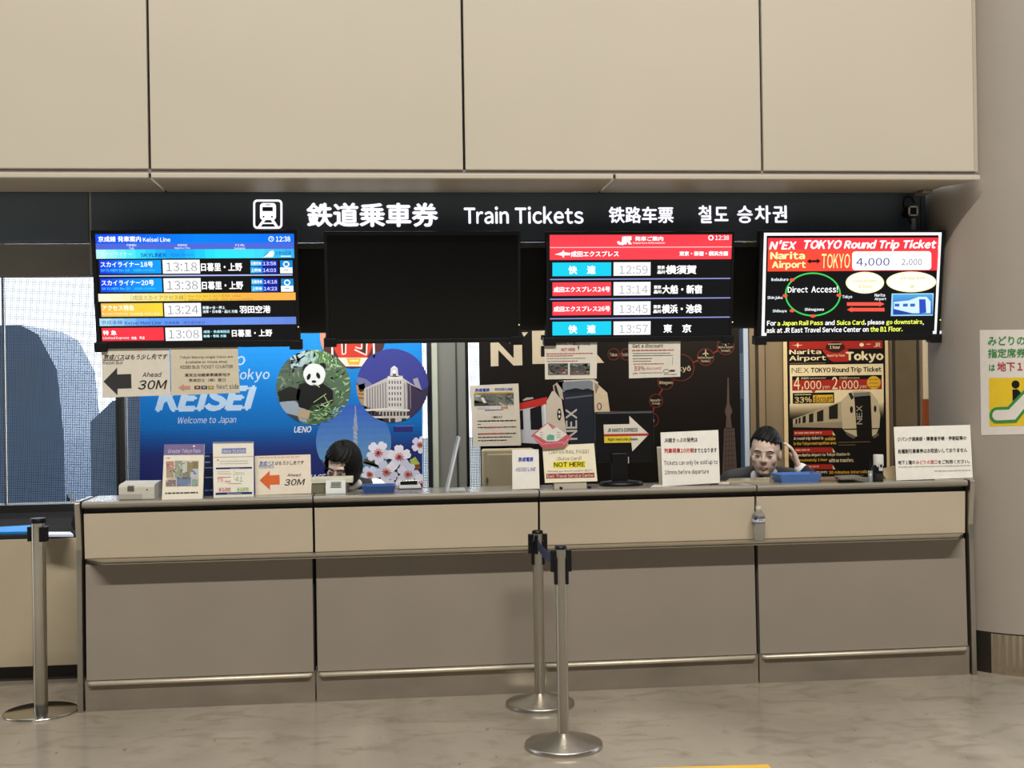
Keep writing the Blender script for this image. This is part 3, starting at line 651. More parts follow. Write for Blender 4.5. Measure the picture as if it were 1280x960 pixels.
    x = 958.5; segs = (('For ', '#ffffff', 958.5, 970), ('a', '#f4ff60', 971.5, 975), ('Japan Rail Pass', '#f4ff60', 977, 1028.5), ('and', '#ffffff', 1031, 1043), ('Suica Card', '#f4ff60', 1045.5, 1080), (', please', '#ffffff', 1080.5, 1105), ('go downstairs', '#f4ff60', 1107.5, 1152.5), (',', '#ffffff', 1153, 1154.5))
    for t, c_, a, e in segs:
        d = 1.3 if any(q in t for q in 'Jpg,') else 0
        yb = 407.2; hi = 401 if t.strip() not in ('a',) else 402.8
        if t == ',': hi = 406.3
        y0 = lvl(958.5, hi, a); y1 = lvl(958.5, yb + d, a); wtx(cv, t.strip(), a, y0, e, y1, c_, 1.2, .03)
    for t, c_, a, e in (('ask at JR East Travel Service Center on', '#ffffff', 958, 1085.5), ('the B1 Floor.', '#f4ff60', 1087.5, 1128)):
        wtx(cv, t, a, lvl(958, 409.5, a), e, lvl(958, 416.2, a), c_, 1.2, .03)
screen(113.5, 371.5, 288, 436, 119, 367.5, 292.7, 427.3, 'screen with blue header and yellow and red rows, leftmost of four', keisei_screen, (373, 408.5))
screen(404.5, 650.5, 289.5, 430, 409, 647, 294, 425, 'switched off black screen hung under the sign board', None, (648.7, 405.8))
screen(683, 918, 290, 428.5, 687, 915, 293.6, 422, 'screen with red header and cyan and red train rows', jr_screen, (915.2, 402.5))
screen(950, 1181, 288, 427.5, 954.8, 1177, 291, 419.7, 'rightmost screen, white bordered, showing a round trip ticket advert', nex_screen, (1174.8, 399.8))

# ------------------------------------------------------------------ ticket counter: four units, ledge, two end panels
YC = 6.165
sxs = [onY(104, 640, 6.18).x, onY(391.5, 625, 6.18).x, onY(673.5, 618, 6.18).x, onY(944.3, 612, 6.18).x, onY(1207.5, 640, 6.18).x]
where = ('leftmost counter unit, below the brochures and orange arrow card', 'second counter unit, in front of the clerk with bobbed hair', 'third counter unit from the left, below the monitor with the arrow', 'rightmost counter unit, below the raised hand of the clerk in a suit')
ZT = 1.046; ZL = .757
for i in range(4):
    a, c_ = sxs[i] + (.004 if i else 0), sxs[i + 1] - (.004 if i < 3 else 0)
    r = thing('counter_unit', 'beige and grey ' + where[i], 'counter', ((a + c_) / 2, 6.35, 0), 'units of the ticket counter')
    pf = [(6.165, ZT - .033), (6.154, ZT - .024), (6.152, ZT - .012), (6.158, ZT - .003), (6.17, ZT), (6.50, ZT), (6.50, ZT - .033)]
    b = MB(); b.prism(pf, a, c_, TOPM, smooth=False); b.build('worktop', r)
    b = MB(); b.box(a, c_, 6.21, 6.48, .15, ZT - .033, DARKS); b.build('carcass', r)
    b = MB(); b.prism([(6.182, .985), (6.192, ZL - .0), (6.21, ZL - .0), (6.21, .985)], a + .002, c_ - .002, CTR); b.build('upper_panel', r, bevel=.003)
    b = MB(); b.prism([(6.186, .728), (6.172, .152), (6.21, .152), (6.21, .728)], a + .006, c_ - .006, CTRG); b.build('lower_panel', r, bevel=.003)
    b = MB(); y_, z_ = 6.157, .139
    b.tube([(a + .022, y_ + .012, z_), (a + .03, y_, z_), (c_ - .03, y_, z_), (c_ - .022, y_ + .012, z_)], .0105, mat('satin_steel_rail', '#d8cdb8', rough=.45, metal=.6), 12); b.build('foot_rail', r)
    b = MB(); b.box(a, c_, 6.168, 6.21, 0, .15, KICK); b.build('kick_plate', r)
# ledge for bags
xa, xb = sxs[0] + .012, sxs[4] - .012
b = MB()
LG = mat('ledge_steel', '#aba18d', rough=.36, metal=.7, var=.05)
b.prism([(xa, 6.188), (xa + .1, 6.095), (xb - .07, 6.095), (xb, 6.188)], ZL - .008, ZL, LG, axis='z')
lg = thing('bag_ledge', 'long narrow grey steel ledge running along the whole counter front', 'ledge', (0, 6.188, ZL - .03))
b.build('shelf', lg, bevel=.002)
b = MB(); b.prism([(xa + .01, 6.188), (xa + .1, 6.100), (xb - .07, 6.100), (xb - .01, 6.188)], ZL - .019, ZL - .012, LG, axis='z'); b.build('lower_lip', lg, bevel=.002)
b = MB(); b.prism([(xa + .02, 6.188), (xa + .1, 6.106), (xb - .07, 6.106), (xb - .02, 6.188)], ZL - .0122, ZL - .0078, DARKS, axis='z'); b.build('groove', lg)
for s_, lab in ((0, 'narrow steel end panel closing the left end of the ticket counter'), (1, 'narrow steel end panel closing the right end of the ticket counter')):
    x0, x1 = (sxs[0] - .033, sxs[0] - .008) if s_ == 0 else (sxs[4] + .008, sxs[4] + .033)
    b = MB(); b.prism([(6.15, 0), (6.165, ZL - .03), (6.17, ZL + .05), (6.14, ZT - .008), (6.15, ZT + .004), (6.44, ZT + .004), (6.44, 0)], x0, x1, STEEL)
    tag(b.build('end_panel', bevel=.003), lab, 'panel')
    b = MB()

# low desk continuing to the left, further back
YD = 6.83; zd = onY(50, 672, YD).z; xd = onY(97, 672, YD).x + .14
r = thing('low_desk', 'low beige fronted desk with dark top left of the counter', 'desk', (-2.9, 7.3, 0))
b = MB(); b.box(XL + .01, xd, YD, YD + .03, .09, zd - .006, mat('beige_desk_front', '#b5a78c', rough=.4, var=.02)); b.build('front_panel', r, bevel=.003)
b = MB(); b.box(XL + .01, xd, YD + .001, YB - .12, zd - .006, zd + .018, mat('dark_desktop', '#303030', rough=.9, spec=0.)); b.build('desktop', r, bevel=.003)
b = MB(); b.box(XL + .01, xd, YD + .06, YD + .1, 0, .09, DARKS); b.build('kick_plate', r)
b = MB(); b.box(xd - .03, xd, YD + .03, YB - .3, 0, zd - .006, mat('beige_desk_front', '#b5a78c')); b.build('side_panel', r)
zt_ = zd + .019
q = [onZ(x, y, zt_) for x, y in ((-60, 668.5), (-60, 664.5), (48, 658.3), (44, 667))]
b = MB(); b.add([(v.x, v.y, zt_) for v in q] + [(v.x, v.y, zt_ + .012) for v in q], [(3, 2, 1, 0), (4, 5, 6, 7), (0, 1, 5, 4), (1, 2, 6, 5), (2, 3, 7, 6), (3, 0, 4, 7)], pr('#1f86d8'))
tag(b.build('folder'), 'flat blue folder lying on the low dark desk', 'folder')
def paper(px, z, m, name, lab, cat, h=.003, group=None):
    q = [onZ(x, y, z) for x, y in px]; b = MB()
    b.add([(v.x, v.y, z) for v in q] + [(v.x, v.y, z + h) for v in q], [(3, 2, 1, 0), (4, 5, 6, 7), (0, 1, 5, 4), (1, 2, 6, 5), (2, 3, 7, 6), (3, 0, 4, 7)], m)
    return tag(b.build(name), lab, cat, group)
paper(((50, 671), (54, 667.5), (88, 667.5), (92, 671)), zt_, pr('#d6dcf4'), 'paper_stack', 'small pale stack of papers on the low dark desk', 'paper', .012)

def office_chair(name, label, x, y, ang, zs=.46):
    r = thing(name, label, 'chair', (x, y, 0)); Rz = Matrix.Rotation(ang, 4, 'Z'); T = Matrix.Translation((x, y, 0)) @ Rz
    def put(mb, nm, **k):
        mb.v = [tuple(T @ Vector(v)) for v in mb.v]; return mb.build(nm, r, **k)
    b = MB(); b.box(-.22, .22, -.22, .22, zs - .06, zs, BLK); put(b, 'seat', bevel=.03)
    b = MB(); n = 9
    for i in range(n):
        pass
    pf = [(-.2 + .4 * i / (n - 1), .02 * math.cos(math.pi * (i / (n - 1) - .5))) for i in range(n)]
    b.prism([(p[0], .24 + p[1]) for p in pf] + [(p[0], .20 + p[1]) for p in pf[::-1]], zs + .14, zs + .48, BLK, axis='z'); put(b, 'backrest', bevel=.02)
    b = MB(); b.box(-.03, .03, .2, .24, zs - .05, zs + .2, BLK); put(b, 'back_bar')
    b = MB(); b.tube([(0, 0, .1), (0, 0, zs - .06)], .03, BLK); put(b, 'post')
    for k in range(5):
        t = 2 * math.pi * k / 5; b = MB(); b.tube([(.02 * math.cos(t), .02 * math.sin(t), .11), (.27 * math.cos(t), .27 * math.sin(t), .07)], [.025, .016], BLK); b.ball((.27 * math.cos(t), .27 * math.sin(t), .03), .03, BLK, 10); put(b, 'base_arm')
    return r
q0 = onY(89, 672, 7.0); R_ = thing('bag', 'black rounded bag on the low desk, half hidden behind the counter end', 'bag', (q0.x + .14, 7.08, zt_))
b = MB(); pf = [(q0.x + .015, zt_), (q0.x, zt_ + .03), (q0.x + .01, zt_ + .07), (q0.x + .035, zt_ + .105), (q0.x + .1, zt_ + .115), (q0.x + .26, zt_ + .115), (q0.x + .3, zt_ + .08), (q0.x + .3, zt_)]
b.prism(pf, 7.0, 7.14, mat('black_fabric', '#0f0f11', rough=.8, bump=.3), axis='y'); b.build('body', R_, bevel=.02)

# ------------------------------------------------------------------ barrier posts
def post_dome(px, py, ztop, r, rp, label, mid):
    p = onZ(px, py, 0); R_ = thing('barrier_post', label, 'barrier post', (p.x, p.y, 0), 'steel queue barrier posts')
    b = MB(); b.lathe([(r - .002, 0), (r, .004), (r, .018), (r - .006, .022), (rp + .03, .052), (rp + .008, .062), (rp, .064)], (p.x, p.y, 0), STEEL, 64); b.build('base', R_)
    b = MB(); b.lathe([(rp, .06), (rp, ztop - .015)], (p.x, p.y, 0), STEEL, 32); b.build('pole', R_)
    b = MB(); b.lathe([(rp + .001, ztop - .016), (rp + .001, ztop - .004), (rp - .006, ztop)], (p.x, p.y, 0), BLK, 32); b.build('cap', R_)
    for s_ in (-1, 1):
        b = MB(); x = p.x + s_ * (rp + .008); b.box(x - .013, x + .013, p.y - .014, p.y + .014, ztop - .115, ztop - .018, BLK); b.box(p.x + s_ * rp - .006, p.x + s_ * rp + .006, p.y - .02, p.y + .01, ztop - .17, ztop - .05, BLK); b.build('belt_slot', R_, bevel=.003)
    return R_, p
rr, pr_ = post_dome(675.2, 881.5, onY(670, 663, 5.918).z, .17, .0265, 'domed base steel barrier post nearer the counter, pulling a blue belt', 0)
rf, pf_ = post_dome(704.6, 933.5, onY(700, 682, 5.226).z, .171, .0255, 'domed base steel barrier post standing nearest, hooked to the belt', 1)
# blue belt, pulled out of the rear post
za = onY(670, 663, 5.918).z - .06; zb_ = onY(700, 682, 5.226).z - .055
b = MB(); n = 10
A = Vector((pr_.x - .008, pr_.y - .031, za)); B = Vector((pf_.x - .042, pf_.y + .012, zb_)); vs = []
for i in range(n + 1):
    t = i / n; q = A.lerp(B, t); q.z -= .012 * math.sin(math.pi * t)
    for dx in (0, .0015):
        for dz in (-.024, .024): vs.append((q.x + dx, q.y, q.z + dz))
fs = []
for i in range(n):
    o = 4 * i; fs += [(o, o + 4, o + 5, o + 1), (o + 2, o + 3, o + 7, o + 6), (o, o + 2, o + 6, o + 4), (o + 1, o + 5, o + 7, o + 3)]
fs += [(0, 1, 3, 2), (4 * n, 4 * n + 2, 4 * n + 3, 4 * n + 1)]
b.add(vs, fs, mat('navy_belt', '#26305e', rough=.7, scale=40)); o = b.build('belt', rr); o['label'] = 'navy blue belt stretched to the nearer post'
b = MB(); b.box(A.x - .012, A.x + .006, A.y - .004, A.y + .01, za - .055, za + .04, BLK); b.build('belt_outlet', rr, bevel=.003)
# flat based post on the left
p = onZ(54.5, 890.5, 0); p.x -= .012
hw_ = 0
R_ = thing('barrier_post', 'flat based polished barrier post with black cap, left of the counter', 'barrier post', (p.x, p.y, 0), 'steel queue barrier posts')
zt2 = onY(51, 647.5, p.y).z
b = MB(); b.lathe([(.176, 0), (.178, .003), (.178, .008), (.173, .011), (.04, .013)], (p.x, p.y, 0), CHROME, 64); b.build('base', R_)
b = MB(); b.lathe([(.034, .011), (.034, zt2 - .022)], (p.x, p.y, 0), CHROME, 40); b.build('pole', R_)
b = MB(); b.lathe([(.037, zt2 - .024), (.037, zt2 - .004), (.034, zt2)], (p.x, p.y, 0), BLK, 40); b.build('cap', R_)
for a, ln, hw_ in ((-1, .043, .009), (1, .03, .017)):
    b = MB(); b.box(p.x + a * ln - hw_, p.x + a * ln + hw_, p.y - .04 if a > 0 else p.y - .01, p.y + .012, zt2 - .115, zt2 - .042, BLK); b.build('belt_slot', R_, bevel=.003)

# ------------------------------------------------------------------ water bottle on the ledge
p = onZ(948, 675.5, ZL); p.y = 6.146; px_ = onY(948.3, 660, 6.146).x
R_ = thing('water_bottle', 'clear plastic water bottle standing on the counter ledge', 'bottle', (px_, p.y, ZL))
def clear_material():
    m = bpy.data.materials.new('clear_plastic'); m.use_nodes = True; b = m.node_tree.nodes['Principled BSDF']
    b.inputs['Base Color'].default_value = (.93, .95, .95, 1); b.inputs['Roughness'].default_value = .08; b.inputs['IOR'].default_value = 1.2
    b.inputs['Transmission Weight'].default_value = .9; n = m.node_tree; t = n.nodes.new('ShaderNodeTexNoise'); t.inputs['Scale'].default_value = 60
    bp = n.nodes.new('ShaderNodeBump'); bp.inputs['Strength'].default_value = .15; bp.inputs['Distance'].default_value = .003; n.links.new(t.outputs[0], bp.inputs['Height']); n.links.new(bp.outputs[0], b.inputs['Normal']); return m
CLEAR = clear_material(); H = .178
b = MB(); b.lathe([(.024, 0), (.028, .004), (.030, .03), (.032, .05), (.031, .06), (.033, .075), (.0335, .108), (.034, .12), (.031, .135), (.020, .15), (.0125, .158), (.0125, .168)], (px_, p.y, ZL), CLEAR, 32); b.build('body', R_)
b = MB(); b.lathe([(.0335, .094), (.0343, .095), (.0348, .119), (.034, .12)], (px_, p.y, ZL), pr('#cfd3dc'), 32, cap=False)
b.lathe([(.0346, .0935), (.0352, .094), (.0352, .098), (.0348, .0985)], (px_, p.y, ZL), pr('#7a4a55'), 32, cap=False)
b.lathe([(.0346, .117), (.0354, .1172), (.0354, .121), (.0346, .1215)], (px_, p.y, ZL), pr('#7a4a55'), 32, cap=False)
cv = Cyl(px_, p.y, .0352); cv.ell(944.5, 648, 2.6, 2.2, pr('#39506e'), 1, 14); cv.lines(948, 646.5, 954, 650, 3, .8, pr('#6a7488'))
b.v, o0 = b.v + [tuple(v) for v in cv.mb.v], len(b.v)
for f, mi in zip(cv.mb.f, cv.mb.m): b.f.append([i + o0 for i in f]); b.m.append(b.mi(cv.mb.mats[mi])); b.smooth.append(False)
b.build('label_band', R_)
b = MB(); b.lathe([(.0145, .166), (.0145, H), (.0135, H + .002)], (px_, p.y, ZL), WHP, 24); b.build('cap', R_)

# ------------------------------------------------------------------ posters on the back of the office
YP = 8.1
random.seed(11)
def sheet(name, label, cat, plane, pts, base, draw, thick=.003, group=None, loc=None, vs=.0154):
    cv = Canvas(*plane, vs=vs); cv.slab(pts, base, thick); draw(cv); return tag(cv.mb.build(name), label, cat, group)
def polyrot(cx, cy, pts, a, s):
    c, n = math.cos(a), math.sin(a); return [(cx + s * (x * c - y * n), cy + s * (x * n + y * c)) for x, y in pts]

def keisei_poster(cv):
    cv.grad(175, 395, 527, 640, ['#1a86d8', '#1788dc', '#1080d4', '#0c70c4', '#0c66b4', '#243070', '#23296a', '#23286a'], 1, 8, True)
    L = pr('#a9c6e2')
    cv.text('to', 284, 442, 306, 457, L, 4, .015, .15); cv.text('Tokyo', 288, 461, 336, 478.5, L, 4, .015, .15)
    cv.text('KEISEI', 193, 483, 312, 515.5, L, 4, .06, .3); cv.text('Welcome to Japan', 221, 521, 294, 532, pr('#c2d4ea'), 4, .0, .2)
    cv.text('UENO', 367, 533, 388.5, 541, pr('#d8e2f0'), 6, .02, .2); cv.text('IAGE', 388, 593, 406, 600.5, pr('#d8e2f0'), 6, .02, .2)
    # lantern photo
    c = cv.circ(441, 420, 41); cv.poly(c, pr('#4a2a2c'), 2); cv.clip = c
    cv.poly([(398, 405), (409, 405), (404, 440), (398, 436)], pr('#c98a70'), 3); cv.ell(441, 420, 26, 36, pr('#c23a2c'), 3)
    for x in (414, 466): cv.rect(x, 428, x + 2.4, 447, pr('#e8ded8'), 3)
    for a, b_ in (((426, 405), (428, 443)), ((428, 443), (432, 442)), ((432, 442), (433, 405)), ((443, 437), (458, 444)), ((458, 444), (460, 405)), ((444, 434), (452, 436)), ((452, 436), (453, 405))):
        cv.line(a, b_, 1.6, pr('#e6d8d0'), 5)
    cv.poly([(428, 405), (431.5, 405), (430.5, 441), (429, 441)], pr('#3a2a2a'), 4); cv.poly([(454, 405), (458, 405), (457, 442), (448, 438), (453, 437)], pr('#3a2a2a'), 4)
    cv.poly([(422, 447), (460, 447), (452, 458), (432, 458)], pr('#e2d6cc'), 4); cv.poly([(433, 447.5), (451, 447.5), (449, 456), (436, 456)], pr('#d8a848'), 5); cv.rect(437, 450, 448, 452, pr('#f0d890'), 6)
    cv.clip = None
    # panda photo
    c = cv.circ(391.8, 484, 46.6, 47, 48); cv.poly(c, pr('#4f6350'), 3); cv.clip = c
    for _ in range(260):
        x, y = random.uniform(343, 440), random.uniform(436, 532); gr = x > 392 or y > 515
        col = random.choice(['#5f8a58', '#8cb884', '#3f5c40', '#a8cc9c', '#4c7048'] if gr else ['#45524a', '#5c6a60', '#343c38', '#7a8a7c', '#2c3430'])
        cv.poly(polyrot(x, y, [(-4, -.7), (0, -1.1), (5, 0), (0, .9)], random.uniform(-1.4, 1.4), random.uniform(.6, 1.5)), pr(col), 4)
    cv.poly([(362, 441), (400, 436), (395, 456), (364, 460)], pr('#9fb8c0'), 4); cv.rect(361, 440, 362.5, 470, pr('#4a4844'), 5); cv.line((350, 461), (440, 459), .8, pr('#6a7070'), 5)
    for _ in range(60):
        cv.poly(polyrot(random.gauss(402, 9), random.uniform(438, 458), [(-4, -.6), (5, 0), (0, .9)], random.uniform(.8, 2.2), random.uniform(.7, 1.4)), pr(random.choice(['#8fc07e', '#6f9c64', '#b4d8a0'])), 5)
    cv.poly([(345, 503), (368, 501), (382, 510), (384, 528), (362, 524)], pr('#8f9cab'), 5); cv.poly([(345, 513), (372, 520), (376, 530), (360, 530)], pr('#3a4048'), 6)
    cv.poly([(347, 490), (362, 483), (376, 487), (374, 500), (350, 502)], pr('#1e201e'), 6)
    P = pr('#17181a'); Wt = pr('#d6dce0')
    cv.poly([(374, 480), (386, 477), (402, 478), (416, 488), (417, 502), (404, 512), (388, 513), (374, 509), (370, 496)], P, 6)
    cv.ell(382.5, 459.5, 4.2, 4.6, P, 6, 20); cv.ell(403.5, 457.5, 4.2, 4.6, P, 6, 20)
    cv.ell(393, 467.5, 13.8, 13, Wt, 7); cv.ell(393.2, 473.5, 12, 8.6, Wt, 8)
    cv.poly(polyrot(386, 471, cv.circ(0, 0, 2.2, 4.2, 16), .35, 1), P, 9); cv.poly(polyrot(397.8, 469.5, cv.circ(0, 0, 2.2, 4.2, 16), -.35, 1), P, 9)
    cv.ell(392.5, 477, 3, 1.7, P, 9, 16); cv.poly([(389.5, 481), (396.5, 480.6), (393, 482.5)], pr('#5a4a48'), 9); cv.line((395, 480), (399.5, 484), .9, pr('#d8d8a0'), 10)
    for a, b_ in (((392, 503), (408, 492)), ((396, 508), (416, 500)), ((405, 494), (411, 505))): cv.line(a, b_, .9, pr('#9ab878'), 8)
    for _ in range(120):
        cv.poly(polyrot(random.uniform(388, 438), random.uniform(506, 531), [(-4, -.6), (5, 0), (0, .9)], random.uniform(-1, 1), random.uniform(.6, 1.4)), pr(random.choice(['#78a868', '#9ccc88', '#4a6a42', '#b8dca8', '#39502f'])), 8)
    cv.poly([(372, 511), (388, 513), (386, 524), (373, 522)], pr('#a8987c'), 7)
    cv.clip = None
    # department store photo
    c = cv.circ(490.5, 482, 45, 46, 48); cv.poly(c, pr('#3a3f8c'), 3); cv.clip = c
    cv.poly([(444, 470), (458, 474), (470, 484), (450, 490)], pr('#6a7098'), 4); cv.poly([(444, 482), (456, 479), (457, 520), (444, 500)], pr('#a8885c'), 4)
    for y in (487, 492, 497): cv.line((448, y), (455, y + 1), 1.2, pr('#5a4030'), 5)
    B = pr('#b9b6b4')
    cv.poly([(455, 486), (484, 472), (503, 472), (521, 484), (522, 528), (455, 528)], B, 5); cv.poly([(508, 478), (528, 488), (536, 482), (536, 530), (510, 522)], pr('#38304c'), 6); cv.poly([(516, 474), (522, 472), (528, 490), (520, 486)], pr('#9a98a8'), 6)
    cv.rect(484.5, 470, 503.5, 512, pr('#c4c2c2'), 6); cv.poly([(484, 474), (486, 470), (502, 470), (504, 474)], pr('#d4d2d2'), 7)
    cv.poly([(487.5, 471), (488.5, 460), (497, 460), (498, 471)], pr('#c6c6cc'), 7); cv.ell(492.8, 464.6, 2.2, 2.2, pr('#e8e8ec'), 8, 16); cv.rect(490.8, 467.3, 494.8, 471, pr('#5a5458'), 8); cv.poly([(489, 460), (492.8, 457), (496.5, 460)], pr('#d8d8dc'), 7)
    for j, y in enumerate((476, 483, 490, 497, 504)):
        for x in (486, 489.5, 493, 496.5, 500): cv.rect(x, y, x + 1.4, y + 3.8, pr('#4a4648'), 7)
    for i in range(8):
        x = 458 + i * 3.3; cv.rect(x, 486 - i * 1.2, x + 1.5, 511, pr('#7c787a'), 6)
    for x in (505, 508.5, 512): cv.rect(x, 479, x + 1.3, 511, pr('#7c787a'), 7)
    cv.poly([(456, 511.5), (484, 510), (512, 512), (512, 514), (484, 512.5), (456, 514)], pr('#d6d2cc'), 8)
    for i in range(13): cv.rect(459 + i * 4.1, 514.5, 461.6 + i * 4.1, 520, pr('#453c3a'), 8)
    cv.rect(456, 520.5, 512, 523, pr('#c6c2bc'), 8)
    for x in (467, 480, 488, 502): cv.rect(x, 523, x + 6, 530, pr('#3c3436'), 8)
    cv.clip = None
    # tower photo
    c = cv.circ(442, 552.5, 47, 47.5, 48); cv.clip = c
    for i in range(12):
        y = 504 + i * 8; t = i / 11; cv.rect(394, y, 490, y + 8.2, pr('#%02x%02x%02x' % (int(52 + 60 * t), int(92 + 76 * t), int(180 + 22 * t))), 5)
    for y0, y1, w0, w1 in ((507, 518, .5, .8), (518, 523, 1.2, 1.6), (523, 533, 2, 2.2), (533, 538, 3.6, 2.6), (538, 600, 2.1, 4.2)):
        cv.poly([(444 - w0, y0), (444 + w0, y0), (444.7 + w1, y1), (444.7 - w1, y1)], pr('#8a98b0'), 6)
    for i in range(9): cv.line((442.2, 540 + i * 5), (446.8, 543 + i * 5), .6, pr('#c2ccda'), 7)
    cv.poly([(396, 578), (402, 574), (406, 580), (412, 577), (412, 600), (396, 600)], pr('#3a4468'), 6); cv.clip = None
    cv.rect(492, 533, 516, 540, pr('#2a2c72'), 4); cv.rect(494, 532.2, 517, 533.4, pr('#5a6ab8'), 5)
    # blossom
    random.seed(5)
    for _ in range(7): cv.line((452 + random.uniform(0, 6), 576 + random.uniform(-2, 3)), (520, 592 + random.uniform(-14, 8)), 2, pr('#5a5a50'), 6)
    cv.poly([(466, 577), (478, 573), (489, 581), (476, 582)], pr('#5a8a48'), 9); cv.poly([(512, 575), (519, 571), (525, 580), (516, 584)], pr('#a8b850'), 9); cv.poly([(514, 582), (524, 580), (526, 586), (517, 587)], pr('#8a4a30'), 9)
    right = cv.quad(440, 500, 527.2, 640); cv.clip = right
    for fx, fy, R_, a0_ in ((473, 566, 15, .2), (499, 571, 15, .9), (483, 590, 15, .5), (510, 593, 14.5, 0), (462, 593, 11, .3), (525, 556, 11, .1), (527, 606, 14, .6), (495, 612, 14, .2), (470, 610, 12, .8)):
        for k in range(5):
            a = a0_ + 2 * math.pi * k / 5
            cv.poly(polyrot(fx + math.cos(a) * R_ * .55, fy + math.sin(a) * R_ * .55, [(-R_ * .5, 0), (-R_ * .2, -R_ * .36), (R_ * .3, -R_ * .38), (R_ * .47, -R_ * .15), (R_ * .38, 0), (R_ * .47, R_ * .15), (R_ * .3, R_ * .38), (-R_ * .2, R_ * .36)], a, 1), pr(random.choice(['#d6d8ec', '#c9cde6', '#e2e2f0'])), 10 + k)
        for k in range(10):
            a = a0_ + 2 * math.pi * (k + .5) / 10; cv.line((fx, fy), (fx + math.cos(a) * R_ * .38, fy + math.sin(a) * R_ * .38), 1.1, pr(random.choice(['#b84a5c', '#c86a50'])), 16)
    cv.clip = None
sheet('wall_poster', 'blue poster with round photos of a panda, a clock tower building and a tower', 'poster', vplane(YP), [(175, 395), (527, lvl(175, 395, 527)), (529, lvl(175, 640, 529)), (178, 640)], pr('#1a78c8'), keisei_poster)

